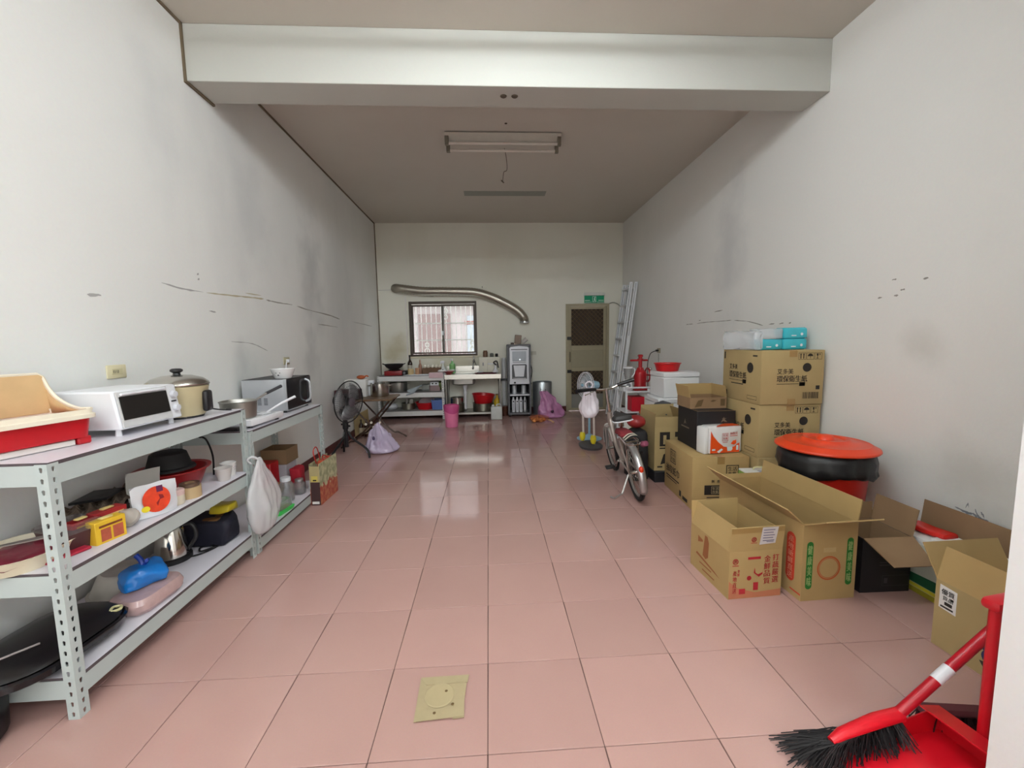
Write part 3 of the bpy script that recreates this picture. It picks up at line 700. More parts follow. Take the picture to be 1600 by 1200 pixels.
pr = Pr((.0318, 0, 0), (0, 1, 0), (-.14, 0, 1)); pr.disc(-.048, .045, .017, .014); pr.done('yellow_dot', yellow, fb)
pb = T('paper_pouch', 'plain grey white paper bag standing behind the foil pouch', 'pouch', (-1.77, .93, Z2+.002), R(-30))
pouch(pb, .14, .175, .06, mat('grey_white_paper', (196, 194, 188), .75), 9)
rb = T('wash_basin', 'big dark red plastic basin on the middle board holding a black pan', 'basin', (-1.80, 1.17, Z2))
P('basin', G().lathe([(0, 0), (.12, 0), (.125, .004), (.165, .105), (.185, .112), (.185, .118), (.162, .114), (.12, .01), (0, .007)], seg=36), mat('deep_red_basin', (150, 22, 26), .3), rb)
P('handle', G().tube([(.17*math.cos(a), .17*math.sin(a), .1) for a in [R(60+i*6) for i in range(8)]], .008, 6), redd, rb)
bp_ = T('black_pan', 'black upturned pot resting in the red basin', 'pot', (-1.80, 1.15, Z2+.119))
P('pan', G().lathe([(.125, 0), (.12, .012), (.105, .018), (.085, .09), (.07, .1), (0, .102)], seg=30), blackm, bp_)
tn = mat('tan_packing_tape_roll', (186, 160, 120), .5)
def roll(label, x, y, z, r, h, m, m2, core=.6):
    t = T('tape_roll', label, 'tape', (x, y, z))
    P('roll', G().lathe([(r*core, 0), (r, 0), (r, h), (r*core, h), (r*core, 0)], seg=28), m, t)
    P('core', G().lathe([(r*core-.001, 0), (r*core-.001, h), (r*core-.006, h), (r*core-.006, 0), (r*core-.001, 0)], seg=28), m2, t)
    return t
roll('wide tan roll of tape lying in front of the red basin', -1.60, 1.01, Z2, .052, .06, tn, card_dark)
roll('dark brown roll stacked on the wide tan tape roll', -1.60, 1.01, Z2+.0605, .045, .018, mat('brown_tape', (92, 70, 56), .4), card_dark)
jr = T('cream_jar', 'pale pink and cream jar beside the foil pouch', 'jar', (-1.593, .905, Z2))
P('body', G().lathe([(0, 0), (.03, 0), (.033, .005), (.033, .05), (0, .05)], seg=20), mat('cream_jar', (222, 212, 190), .35), jr)
P('lid', G().lathe([(.034, .05), (.034, .075), (.03, .079), (0, .079)], seg=20), mat('pale_pink_lid', (222, 190, 184), .4), jr)
S('dark_card', 'narrow navy card slip stuck between foil pouch and cream jar', 'card', G().box(-.004, -.012, 0, .004, .012, .075, .001), mat('navy_card', (30, 28, 48), .6), (-1.585, .855, Z2))
cp = T('paper_cup', 'white paper cup with small printed marks at the end of the middle board', 'cup', (-1.62, 1.38, Z2))
P('cup', G().lathe([(0, .004), (.034, .004), (.034, 0), (.037, 0), (.042, .078), (.0445, .082), (.041, .083), (.036, .006), (0, .006)], seg=24), paper, cp)
pr = Pr((.0418, -.02, .02), (0, 1, 0), (.05, 0, 1))
for k, (a, b_) in enumerate(((.0, .03), (.012, .034), (.026, .03), (.006, .018), (.02, .02))): pr.rect(a, b_, .006, .005)
pr.done('printed_marks', mat('faint_print', (170, 150, 170), .7), cp)
S('plastic_cup', 'frosted clear plastic cup beside the white paper cup', 'cup', G().lathe([(0, 0), (.032, 0), (.045, .075), (.048, .077), (.043, .077), (.031, .004), (0, .004)], seg=24), mat('frosted_cup', (214, 208, 204), .3, alpha=.75), (-1.59, 1.285, Z2))
S('charger_cable', 'black charger cable standing up behind the red basin', 'cable', G().tube(smooth([(0, 0, 0), (-.01, .02, .12), (-.035, .015, .22), (-.06, .0, .25)]), .006, 6).ball((-.06, 0, .25), .012, 8, 6), black, (-1.72, 1.395, Z2))

# --- lower board of near shelf
wk = T('black_tray', 'large glossy black oval pan with glass lid on the lowest board near the post', 'pan', (-1.76, .375, Z3), R(-4))
P('pan', loft(G(), [(rrect(.13, .20, .12, 8), .0), (rrect(.185, .255, .16, 8), .035), (rrect(.19, .26, .165, 8), .06), (rrect(.18, .25, .155, 8), .066), (rrect(.12, .19, .11, 8), .012)], True, True), mat('gloss_black', (18, 16, 20), .15), wk)
P('lid', loft(G(), [(rrect(.172, .242, .15, 8), .067), (rrect(.15, .22, .13, 8), .085), (rrect(.09, .14, .08, 8), .098), (rrect(.02, .03, .018, 8), .1)], False, True), mat('smoked_glass_lid', (16, 14, 16), .3), wk)
P('badge', G().tube(smooth([(.125, .15, .083), (.14, .175, .08), (.125, .195, .081), (.11, .175, .087)], 5, True), .006, 6), mat('pale_gold_badge', (206, 200, 150), .5), wk)
S('chopstick', 'thin pale stick leaning over the black pan', 'stick', G().tube([(-.02, -.16, .125), (.045, -.02, .108)], .004, 6), mat('pale_stick', (150, 140, 140), .5), (-1.74, .32, Z3+.0))
S('steamer_basin', 'grey white upturned plastic basin at the back of the lowest board', 'basin', G().lathe([(.15, 0), (.152, .012), (.138, .016), (.105, .1), (.09, .11), (.05, .105), (.03, .115), (0, .116)], seg=36), mat('dirty_white_plastic', (206, 200, 190), .5, var=.12), (-1.835, .845, Z3))
ct = T('food_container', 'rounded translucent pinkish container at the edge of the lowest board', 'container', (-1.635, .72, Z3), R(-4))
P('container', loft(G(), [(rrect(.075, .115, .05), 0), (rrect(.094, .137, .06), .025), (rrect(.096, .14, .06), .055), (rrect(.085, .13, .055), .076), (rrect(.05, .09, .04), .08)], True, True).crumple(.006, 14, 3, lambda c: .01 < c.z < .075), mat('milky_pink_plastic', (188, 158, 156), .22, var=.2, scale=30, coat=.4), ct)
bl = T('blue_bag', 'tied bright blue plastic bag lying on the pinkish container', 'bag', (-1.655, .735, Z3+.0805), R(-25))
P('bag_body', G().box(-.06, -.09, 0, .06, .09, .09, .04, 4).sub(2).crumple(.026, 9, 11, lambda c: c.z > .01).crumple(.006, 30, 4, lambda c: c.z > .01), mat('blue_film', (20, 120, 206), .25, coat=.3), bl)
P('knot', G().tube(smooth([(-.0, .0, .08), (-.01, .0, .115), (-.03, -.01, .145)]), .011, 7).tube(smooth([(.0, .0, .09), (.02, .01, .12), (.035, .0, .125)]), .008, 7), mat('deep_blue_film', (14, 60, 168), .3), bl)
kt = T('electric_kettle', 'steel electric kettle with black base at the back of the lowest board', 'kettle', (-1.815, 1.125, Z3))
P('body', G().lathe([(0, .03), (.082, .03), (.08, .05), (.066, .18), (.056, .195), (0, .2)], seg=28), mat('mirror_steel', (200, 196, 190), .12, 1), kt)
P('base', G().lathe([(0, 0), (.095, 0), (.095, .022), (.085, .03), (0, .03)], seg=28), black, kt)
P('handle', G().tube(smooth([(.05, .02, .2), (.10, .035, .19), (.115, .04, .12), (.075, .025, .05)]), .011, 8), black, kt)
P('lid', G().lathe([(.056, .196), (.044, .212), (.012, .218), (.012, .23), (0, .231)], seg=20), black, kt)
P('power_cord', G().tube(smooth([(.08, .0, .01), (.13, .04, .006), (.17, .14, .006), (.12, .2, .006), (.08, .12, .008), (.12, .06, .012), (.16, .12, .012), (.1, .16, .012)]), .0055, 6), black, kt)
sb = T('duffel_bag', 'dark navy bag with ochre piece lying at the far end of the lowest board', 'bag', (-1.80, 1.345, Z3))
P('bag_body', G().box(-.15, -.10, 0, .20, .085, .155, .03, 3).sub(2).crumple(.045, 6, 21, lambda c: c.z > .02).crumple(.012, 20, 2, lambda c: c.z > .02), mat('navy_cloth', (18, 18, 36), .7, var=.3), sb)
P('ochre_cloth', G().box(-.02, -.07, .142, .15, .06, .165, .01, 2).sub(2).crumple(.018, 16, 8), mat('ochre_cloth', (110, 74, 34), .8, var=.3), sb)
S('yellow_packet', 'yellow plastic packet tucked on top of the dark navy bag', 'packet', G().box(-.06, -.05, 0, .06, .05, .05, .012, 2).sub(1).crumple(.012, 16, 4), mat('yellow_film', (196, 176, 40), .3), (-1.66, 1.36, Z3+.185))

# --- plastic bag hung on the post between the shelves
hb = T('hanging_plastic_bag', 'crumpled white translucent plastic bag hanging from the post between both shelves', 'bag', (-1.462, 1.455, 0))
film = mat('white_translucent_film', (232, 232, 234), .12, alpha=.55, coat=.8, var=.02)
g = bag_shape([(0, .168), (.05, .17), (.10, .20), (.135, .27), (.15, .35), (.14, .43), (.105, .51), (.065, .575), (.035, .62), (.012, .655), (0, .66)], 3, .42, 1.12, 4, .09, .015, (0, .0), 64, .0)
P('bag_body', g, film, hb, ang=75)
P('bag_handle', G().tube(smooth([(0, 0, .645), (-.03, -.03, .675), (-.055, -.045, .66), (-.05, -.02, .63)], 5), [.008]*16, 6), film, hb)

# --- lower board of second shelf
def carton(name, label, x0, y0, z0, w_, d, h, m, cat='box', rz=0, top=None, tape=True, group=None):
    t = T(name, label, cat, (x0, y0, z0), rz, group)           # origin: front left bottom corner
    P('carton', G().box(0, 0, 0, w_, d, h, min(.006, h*.05)), m, t)
    if tape:
        P('tape_strip', G().box(-.0006, d/2-.024, h-.05, w_+.0006, d/2+.024, h+.0006), tape_m, t)
    return t
def open_carton(name, label, x0, y0, z0, w_, d, h, m, flaps, rz=0, cat='box', inner=card_in, th=.005, group=None, fm=None):
    t = T(name, label, cat, (x0, y0, z0), rz, group)
    g = G().box(0, 0, 0, w_, th, h).box(0, d-th, 0, w_, d, h).box(0, th, 0, th, d-th, h).box(w_-th, th, 0, w_, d-th, h).box(th, th, 0, w_-th, d-th, th)
    P('body', g, m, t)
    for side, ln, ang, ins in flaps:
        a = R(ang); c, s = math.cos(a)*ln, math.sin(a)*ln
        if side == 'front': p = [(0, 0, h), (w_, 0, h), (w_-ins, -s, h+c), (ins, -s, h+c)]
        if side == 'back': p = [(w_, d, h), (0, d, h), (ins, d+s, h+c), (w_-ins, d+s, h+c)]
        if side == 'left': p = [(0, d, h), (0, 0, h), (-s, ins, h+c), (-s, d-ins, h+c)]
        if side == 'right': p = [(w_, 0, h), (w_, d, h), (w_+s, d-ins, h+c), (w_+s, ins, h+c)]
        P('flap', G().panel(p, -th), fm or m, t)
    return t
carton('white_carton', 'flat silver white carton lowest of the stack under the microwave shelf', -1.98, 2.45, Z5, .20, .2, .10, mat('silver_card', (168, 168, 174), .45), tape=False)
carton('white_carton', 'white printed carton in the middle of the stack under the microwave shelf', -1.98, 2.43, Z5+.101, .20, .2, .13, mat('white_grey_card', (190, 186, 192), .6), tape=False)
open_carton('brown_carton', 'open brown carton on top of the white carton stack under the microwave shelf', -1.985, 2.42, Z5+.232, .22, .22, .13, card_dark, [], inner=card_dark)
carton('red_carton', 'glossy red carton in front of the white carton stack', -1.97, 2.25, Z5+.085, .15, .14, .20, mat('gloss_red_card', (180, 16, 28), .3), tape=False)
carton('brown_carton', 'small brown carton under the glossy red carton', -1.97, 2.24, Z5, .17, .16, .084, card, tape=False)
def jar(label, x, y, z, r, h, lid):
    t = T('glass_jar', label, 'jar', (x, y, z))
    P('glass', G().lathe([(0, 0), (r, 0), (r*1.03, .01), (r*1.03, h*.62), (r*.9, h*.72), (r*.62, h*.8), (r*.62, h*.86), (r*.58, h*.86), (r*.86, h*.7), (r*.97, h*.6), (r*.97, .01), (0, .006)], seg=24), clear, t)
    P('lid', G().lathe([(r*.68, h*.84), (r*.68, h*.98), (r*.6, h), (0, h)], seg=20), lid, t)
    return t
jar('tall clear jar with white screw lid on the low board', -1.66, 2.16, Z5, .058, .20, white)
jar('squat clear jar with silver lid behind the white lidded jar', -1.63, 2.33, Z5, .05, .13, alu)
gc = T('green_container', 'clear food tub with bright green base lying on the low board', 'container', (-1.60, 1.93, Z5), R(-8))
P('base', loft(G(), [(rrect(.055, .09, .02), 0), (rrect(.065, .1, .025), .025), (rrect(.06, .095, .02), .028)], True, True), mat('bright_green', (54, 206, 84), .35), gc)
P('cover', loft(G(), [(rrect(.05, .085, .02), .03), (rrect(.045, .078, .02), .09), (rrect(.03, .06, .015), .1)], True, True), clear, gc)
rbg = S('red_bag', 'crumpled red bag standing behind the squat jar', 'bag', G().box(-.05, -.06, 0, .05, .06, .2, .02, 2).sub(1).crumple(.02, 12, 5, lambda c: c.z > .02), mat('red_cloth', (168, 24, 42), .7), (-1.70, 2.5-.04, Z5))
wc = S('small_cap', 'white little cup turned over between red bag and patterned gift bag', 'cup', G().lathe([(0, 0), (.024, 0), (.02, .03), (.012, .036), (0, .037)], seg=14), white, (-1.585, 2.44, Z5+.0));  # a small white cap, not a drinking cup
# gift bag on the floor in front
gb = T('gift_bag', 'patterned green and red paper gift bag with dark side standing on the floor', 'gift bag', (-1.527, 2.30, 0), R(-2))
W_, D_, H_ = .085, .37, .365
P('side_face', G().box(.001, 0, .001, W_, .004, H_-.02), mat('dark_brown_paper', (64, 40, 40), .6), gb)
P('upper_side_face', G().box(.0, -.0012, H_-.16, W_, -.0002, H_-.02), mat('khaki_paper', (176, 160, 116), .7), gb)
pat = bpy.data.materials.new('floral_gift_paper'); pat.use_nodes = True; nt = pat.node_tree; b = nt.nodes['Principled BSDF']; b.inputs['Roughness'].default_value = .45
tc = nt.nodes.new('ShaderNodeTexCoord'); sx = nt.nodes.new('ShaderNodeSeparateXYZ'); nt.links.new(tc.outputs['Object'], sx.inputs[0])
nz = nt.nodes.new('ShaderNodeTexNoise'); nz.inputs['Scale'].default_value = 22; nz.inputs['Detail'].default_value = 5; nt.links.new(tc.outputs['Object'], nz.inputs[0])
r1 = nt.nodes.new('ShaderNodeValToRGB'); r1.color_ramp.elements[0].color = lin((150, 152, 116))+(1,); r1.color_ramp.elements[1].color = lin((196, 194, 156))+(1,); r1.color_ramp.elements[0].position = .4; r1.color_ramp.elements[1].position = .6
r2 = nt.nodes.new('ShaderNodeValToRGB'); r2.color_ramp.elements[0].color = lin((166, 62, 48))+(1,); r2.color_ramp.elements[1].color = lin((190, 120, 84))+(1,); r2.color_ramp.elements[0].position = .4; r2.color_ramp.elements[1].position = .62
for r_ in (r1, r2): nt.links.new(nz.outputs['Fac'], r_.inputs[0])
ad = nt.nodes.new('ShaderNodeMath'); ad.operation = 'MULTIPLY_ADD'; ad.inputs[1].default_value = .2; nt.links.new(nz.outputs['Fac'], ad.inputs[0]); nt.links.new(sx.outputs['Z'], ad.inputs[2])
gt = nt.nodes.new('ShaderNodeMath'); gt.operation = 'GREATER_THAN'; gt.inputs[1].default_value = .26; nt.links.new(ad.outputs[0], gt.inputs[0])
mx = nt.nodes.new('ShaderNodeMix'); mx.data_type = 'RGBA'; nt.links.new(gt.outputs[0], mx.inputs['Factor']); nt.links.new(r2.outputs[0], mx.inputs['A']); nt.links.new(r1.outputs[0], mx.inputs['B']); nt.links.new(mx.outputs['Result'], b.inputs['Base Color'])
P('front_face', G().box(W_-.003, 0, .0, W_+.001, D_, H_), pat, gb)
P('back_face', G().box(0, 0, 0, .004, D_, H_), pat, gb); P('far_face', G().box(.004, D_-.004, 0, W_-.003, D_, H_-.02), mat('dark_brown_paper', (64, 40, 40), .6), gb)
P('bag_floor', G().box(.004, .004, .0, W_-.003, D_-.004, .004), mat('dark_brown_paper', (64, 40, 40), .6), gb)
pr = Pr((0, 0, 0), (1, 0, 0), (0, 0, 1)); pr.rect(.012, .012, .06, .022); pr.done('white_sticker', paper, gb)
pr = Pr((0, -.0012, 0), (1, 0, 0), (0, 0, 1)); pr.rect(.014, H_-.155, .055, .05); pr.done('yellow_label', mat('yellow_label', (206, 186, 90), .6), gb)
pr = Pr((0, -.0024, 0), (1, 0, 0), (0, 0, 1)); pr.rect(.028, H_-.148, .03, .012); pr.done('label_mark', ink, gb)
for k, (x, lean) in enumerate(((.012, -.02), (W_-.006, .0))):
    P('cord_handle', G().tube(smooth([(x, .12, H_-.03), (x+lean, .115, H_+.07), (x+lean, .155, H_+.11), (x+lean, .2, H_+.08), (x, .2, H_-.03)] if k == 0 else [(x, .14, H_-.02), (x-.03, .16, H_+.02), (x-.035, .22, H_+.018), (x, .25, H_-.02)]), .005, 6), mat('red_cord', (176, 40, 30), .6), gb)
S('gift_item', 'orange red packet showing in the open gift bag', 'packet', G().box(.012, .13, .18, .072, .33, H_-.01, .008), mat('orange_packet', (190, 84, 50), .5), (-1.527, 2.30, 0), R(-2))
S('dark_stool_foot', 'black rounded bin edge at the lower left corner beside the near shelf', 'bin', G().lathe([(0, 0), (.13, 0), (.15, .02), (.16, .2), (.15, .22), (0, .22)], seg=24), black, (-1.86, .12, 0))
# ------------------------------------------------------------------ back wall: duct, exit sign, pipes
dc = T('exhaust_duct', 'flexible aluminium exhaust duct curving above the window towards the dispenser', 'duct', (0, 0, 0))
path = smooth([(-1.66, 6.775, 2.395), (-1.665, 6.72, 2.395), (-1.58, 6.665, 2.385), (-1.17, 6.665, 2.335), (-.7, 6.665, 2.325), (-.23, 6.665, 2.305), (.08, 6.665, 2.225), (.373, 6.665, 2.09), (.58, 6.665, 1.965), (.70, 6.665, 1.84), (.725, 6.665, 1.735)], 16)
rr = [(.083 if k % 2 else .077) for k in range(len(path))]
P('duct_hose', G().tube(path, rr, 16), mat('dull_aluminium_foil', (172, 166, 154), .36, .85, var=.1), dc, ang=70)
P('collar', G().lathe([(.086, 0), (.09, .0), (.09, .03), (.086, .03), (.086, 0)], (0, 0, 0), 24, Matrix.Translation((.7255, 6.665, 1.725))), alu, dc)
P('hook', G().tube([(-.06, 6.78, 2.42), (-.06, 6.665, 2.41), (-.06, 6.57, 2.37)], .005, 5), mat('wire_grey', (120, 116, 108), .5, .5), dc)
ex = T('exit_sign', 'green emergency exit sign with white running figure above the screen door', 'exit sign', (2.075, YB, 2.125))
P('housing', G().box(-.20, -.07, .10, .20, 0, .155, .006), mat('sign_housing_white', (222, 222, 214), .4), ex)
P('sign_panel', G().box(-.19, -.045, -.035, .19, -.025, .10, .002), mat('exit_green', (10, 132, 92), .3, emit=.12), ex)
pr = Pr((-.19, -.045, -.035), (1, 0, 0), (0, 0, 1))
pr.frame(.155, .012, .07, .11, .006).disc(.2, .1, .009).poly([(.185, .09), (.2, .092), (.205, .06), (.187, .055)]).poly([(.187, .057), (.196, .057), (.183, .022), (.174, .024)]).poly([(.196, .057), (.205, .06), (.216, .03), (.207, .026)]).rect(.01, .012, .13, .006).rect(.24, .012, .13, .006).rect(.01, .04, .10, .01).rect(.27, .04, .1, .01)
pr.done('pictogram', mat('sign_white', (236, 240, 236), .5), ex)
S('door_cord', 'thin grey cord arching from the screen door top into the right corner', 'cord', G().tube(smooth([(2.37, 6.75, 2.075), (2.45, 6.72, 2.09), (2.56, 6.72, 2.03), (2.61, 6.73, 1.9), (2.612, 6.74, 1.4)]), .006, 5), mat('grey_cord', (120, 116, 104), .6))
S('drain_pipe', 'white vertical pipe against the back wall between sink and dispenser', 'pipe', G().cyl((.318, 6.72, 0), (.318, 6.72, 1.07), .04, seg=14).lathe([(.044, .6), (.044, .66)], (.318, 6.72, 0), 14), mat('aged_white_pvc', (206, 206, 206), .5))
S('wall_plate', 'faint blank plate on the back wall right of the dispenser', 'plate', G().box(-.05, -.008, -.035, .05, 0, .035, .003), mat('blank_plate', (204, 200, 184), .5), (.90, YB, 1.15))

# ------------------------------------------------------------------ white kitchen shelf and steel sink
ws = shelf_unit('white steel kitchen shelf under the window left of the sink', -1.965, -.785, 6.26, 6.74, (.80, .50, .165), .80, .085, mat('white_enamel_steel', (226, 226, 224), .4), mat('grey_steel_board', (150, 148, 146), .5), 'kitchen_shelf')
A1, A2, A3 = .80, .50, .165
sk = T('sink_unit', 'stainless sink bench with hanging basin and open lower shelf', 'sink', (0, 0, 0))
g = G()
for x0, x1, y0, y1 in ((-.77, -.66, 6.25, 6.74), (-.22, .245, 6.25, 6.74), (-.66, -.22, 6.25, 6.33), (-.66, -.22, 6.66, 6.74)): g.box(x0, y0, .775, x1, y1, .80)
g.box(-.77, 6.245, .72, .245, 6.258, .80).box(-.77, 6.72, .80, .245, 6.74, .93)
P('worktop', g, stainless, sk)
P('basin', loft(G(), [([(x-.44, y+6.495) for x, y in rrect(.215, .16, .05)], .795), ([(x-.44, y+6.495) for x, y in rrect(.205, .15, .05)], .62), ([(x-.44, y+6.495) for x, y in rrect(.17, .12, .04)], .60)], False, True), stain_dull, sk)
P('waste_pipe', G().lathe([(.045, .60), (.045, .55), (.03, .53), (.03, .45), (.035, .45), (.022, .38), (.022, .2)], (-.42, 6.49, 0), 14).tube(smooth([(-.42, 6.49, .22), (-.42, 6.5, .15), (-.42, 6.6, .12), (-.42, 6.72, .13)]), .022, 8), white, sk)
for x, y in ((-.75, 6.275), (.225, 6.275), (-.75, 6.715), (.225, 6.715)): P('leg', G().cyl((x, y, 0), (x, y, .775), .019, seg=10), stain_dull, sk)
P('lower_shelf', G().box(-.77, 6.255, .09, .245, 6.735, .105).box(-.77, 6.25, .075, .245, 6.262, .108), stain_dull, sk)
fc = T('faucet', 'dark chrome wall tap with bent spout above the sink', 'tap', (-.25, YB, 1.02))
P('body', G().cyl((0, 0, 0), (0, -.09, 0), .02, seg=10).ball((0, -.09, 0), .026, 10, 8), mat('dark_chrome', (110, 108, 106), .25, .9), fc)
P('spout', G().tube(smooth([(0, -.09, 0), (-.01, -.13, -.03), (-.02, -.15, -.12)]), .011, 8).cyl((-.02, -.15, -.12), (-.02, -.15, -.15), .014, seg=8), mat('dark_chrome', (110, 108, 106), .25, .9), fc)
P('lever', G().box(-.012, -.10, .02, .012, -.05, .09, .004), mat('dark_chrome', (110, 108, 106), .25, .9), fc)
P('supply_hose', G().tube(smooth([(.02, -.05, -.02), (.05, -.03, -.1), (.12, -.02, -.14), (.17, -.02, -.12)]), .006, 6), dark, fc)
S('valve_cap', 'small round dark valve on the wall right of the tap', 'valve', G().lathe([(.024, 0), (.022, .03), (0, .032)], (0, 0, 0), 14, Matrix.Rotation(PI/2, 4, 'X')), grey, (-.10, YB, 1.02))

# things on the white kitchen shelf
st = T('gas_stove', 'red portable gas stove under the black wok by the left corner', 'stove', (-1.70, 6.48, A1))
P('body', G().box(-.16, -.13, 0, .16, .13, .085, .012, 2), mat('stove_red', (140, 26, 30), .4), st)
P('control_end', G().box(.161, -.12, .005, .24, .12, .08, .01), blackm, st)
P('burner', G().lathe([(.1, .085), (.11, .1), (.09, .105), (0, .1)], seg=20), blackm, st)
P('knob', G().lathe([(.022, 0), (.02, .02), (0, .02)], (0, 0, 0), 12, Matrix.Translation((.2, -.12, .045)) @ Matrix.Rotation(PI/2, 4, 'X')), grey, st)
wo = T('wok', 'black iron wok sitting on the red portable stove', 'wok', (-1.70, 6.46, A1+.107))
P('wok_bowl', G().lathe([(0, 0), (.08, .008), (.14, .05), (.175, .1), (.18, .1), (.143, .045), (.08, .004), (0, -.001)], seg=30), blackm, wo)
for s in (1, -1): P('handle', G().tube(smooth([(s*.165, -.03, .09), (s*.2, -.02, .105), (s*.2, .02, .105), (s*.165, .03, .09)]), .007, 6), blackm, wo)
def bottle(name, label, x, y, z, r, h, m, cap=None, lab=None, neck=.35, cat='bottle', group=None):
    t = T(name, label, cat, (x, y, z), 0, group)
    P('body', G().lathe([(0, 0), (r, 0), (r, h*.55), (r*.9, h*.62), (r*neck, h*.75), (r*neck, h*.93), (0, h*.93)], seg=18), m, t)
    if cap: P('cap', G().lathe([(r*neck*1.15, h*.92), (r*neck*1.15, h), (0, h)], seg=14), cap, t)
    if lab: P('label', G().lathe([(r*1.02, h*.15), (r*1.02, h*.48)], seg=18), lab, t)
    return t
brownglass = mat('dark_brown_glass', (42, 26, 20), .12)
bottle('sauce_bottle', 'tall dark brown bottle with pale label below the window corner', -1.44, 6.62, A1, .045, .36, brownglass, black, mat('pale_label', (196, 190, 176), .6))
bottle('sauce_bottle', 'amber pink sauce bottle between brown bottle and egg tray', -1.25, 6.6, A1, .032, .27, mat('amber_pink', (176, 130, 108), .2), mat('beige_cap', (190, 160, 130), .5))
S('condiment_jar', 'short cream jar in front of the tall brown bottle', 'jar', G().lathe([(0, 0), (.05, 0), (.055, .02), (.055, .09), (.048, .1), (0, .1)], seg=20), mat('cream_ceramic', (214, 190, 140), .35), (-1.40, 6.45, A1+.012))
S('condiment_jar', 'tan cup shaped jar left of the egg tray', 'jar', G().lathe([(0, 0), (.035, 0), (.04, .115), (.034, .115), (0, .11)], seg=18), mat('tan_ceramic', (196, 150, 116), .4), (-1.28, 6.44, A1+.012))
S('chopping_board', 'white chopping board lying flat along the kitchen shelf edge', 'chopping board', G().box(-.38, -.09, 0, .38, .09, .011, .003), white, (-1.13, 6.38, A1))
et = T('egg_tray', 'brown egg tray with a row of white eggs under the window', 'egg tray', (-1.02, 6.58, A1))
P('tray', G().box(-.18, -.09, 0, .18, .09, .12, .008).sub(1).crumple(.006, 30), mat('brown_egg_pulp', (112, 86, 66), .95), et)
e0 = None
egg_me = mesh('egg', G().lathe([(0, -.026), (.012, -.023), (.021, -.008), (.02, .008), (.012, .024), (0, .03)], seg=12)); egg_me.materials.append(mat('egg_white', (240, 234, 216), .5))
for i in range(5):
    for j in range(3):
        o = bpy.data.objects.new('egg', egg_me); C.objects.link(o); o.location = (-1.16+i*.07, 6.525+j*.055, A1+.142)
        tag(o, 'white egg %s from the left in the %s row of the brown egg tray' % (('first', 'second', 'third', 'fourth', 'fifth')[i], ('front', 'middle', 'back')[j]), 'egg', 'eggs in the brown tray')
sb_ = T('spray_bottle', 'white spray bottle beside the egg tray', 'bottle', (-.79-.03, 6.52, A1))
P('body', G().lathe([(0, 0), (.048, 0), (.05, .02), (.046, .08), (.016, .16), (.014, .2), (0, .2)], seg=18), mat('pale_spray', (226, 230, 226), .35), sb_)
P('trigger_head', G().box(-.03, -.012, .2, .03, .012, .245, .006).box(-.045, -.006, .18, -.03, .006, .235, .003), white, sb_)
P('mark', G().box(-.014, -.0495, .06, .012, -.045, .09, .002), ink, sb_)
ds = T('dish_soap', 'green pump bottle of dish soap right of the white spray bottle', 'bottle', (-.66, 6.68, A1))
P('body', G().lathe([(0, 0), (.055, 0), (.058, .02), (.055, .17), (.02, .2), (.018, .23), (0, .23)], seg=20), mat('pale_green_soap', (130, 190, 120), .2), ds)
P('label', G().lathe([(.0595, .03), (.0595, .08)], seg=20), mat('white_green_label', (214, 232, 216), .5), ds)
P('pump', G().cyl((0, 0, .23), (0, 0, .26), .008, seg=8).box(-.035, -.008, .255, .012, .008, .27, .003), white, ds)
S('pink_tray', 'pale pink tray hanging over the kitchen shelf edge', 'tray', G().box(-.12, -.09, 0, .14, .06, .03, .006).box(-.115, -.095, -.06, .135, -.088, .03, .002), mat('pale_pink_tray', (222, 190, 196), .45), (-.93, 6.335, A1+.0115))
S('sponge', 'pale yellow sponge by the red bowl at the sink edge', 'sponge', G().box(-.05, -.03, 0, .05, .03, .04, .01, 2), mat('pale_yellow_sponge', (232, 214, 120), .9), (-.70, 6.6, .80), R(20))
rbw = T('bowl', 'white lined red bowl at the left edge of the sink', 'bowl', (-.70, 6.36, .80))
P('bowl', G().lathe([(0, 0), (.04, 0), (.045, .008), (.1, .06), (.105, .064), (.096, .062), (.042, .014), (0, .012)], seg=26), mat('brick_red_bowl', (150, 62, 60), .35), rbw)
S('dish_cloth', 'white dish cloth heaped beside the red bowl', 'cloth', G().ball((0, 0, .02), (.09, .05, .022), 16, 10).crumple(.015, 22, 3, lambda c: c.z > .004), mat('white_cloth', (230, 226, 222), .85), (-.82, 6.36, .815+.028))
# sink side
dr = T('dish_cabinet', 'white dish drying cabinet at the right end of the sink', 'cabinet', (.05, 6.58, .80))
P('shell', G().box(-.20, -.10, 0, .19, .13, .30, .012, 2), mat('cream_white_cabinet', (222, 218, 202), .4), dr)
P('door', G().box(-.05, -.108, .02, .18, -.101, .28, .004), mat('cream_white_door', (214, 210, 192), .3), dr)
P('handle', G().box(-.04, -.118, .165, .15, -.109, .185, .003), white, dr); P('switch', G().box(-.135, -.104, .14, -.115, -.099, .2, .002), grey, dr)
for k, (x, r_, h_, m_, lb_) in enumerate(((-.08, .045, .12, mat('brown_jar', (110, 80, 58), .4), 'square brown jar on top of the white dish cabinet at its left'), (.04, .035, .07, mat('grey_green_jar', (96, 100, 92), .4), 'grey green jar in the middle on top of the dish cabinet'), (.13, .027, .06, blackm, 'small black jar at the right on top of the dish cabinet'))):
    S('spice_jar', lb_, 'jar', G().lathe([(0, 0), (r_, 0), (r_, h_*.8), (r_*.8, h_*.86), (r_*.85, h_), (0, h_)], seg=14), m_, (.05+x, 6.56, 1.10))
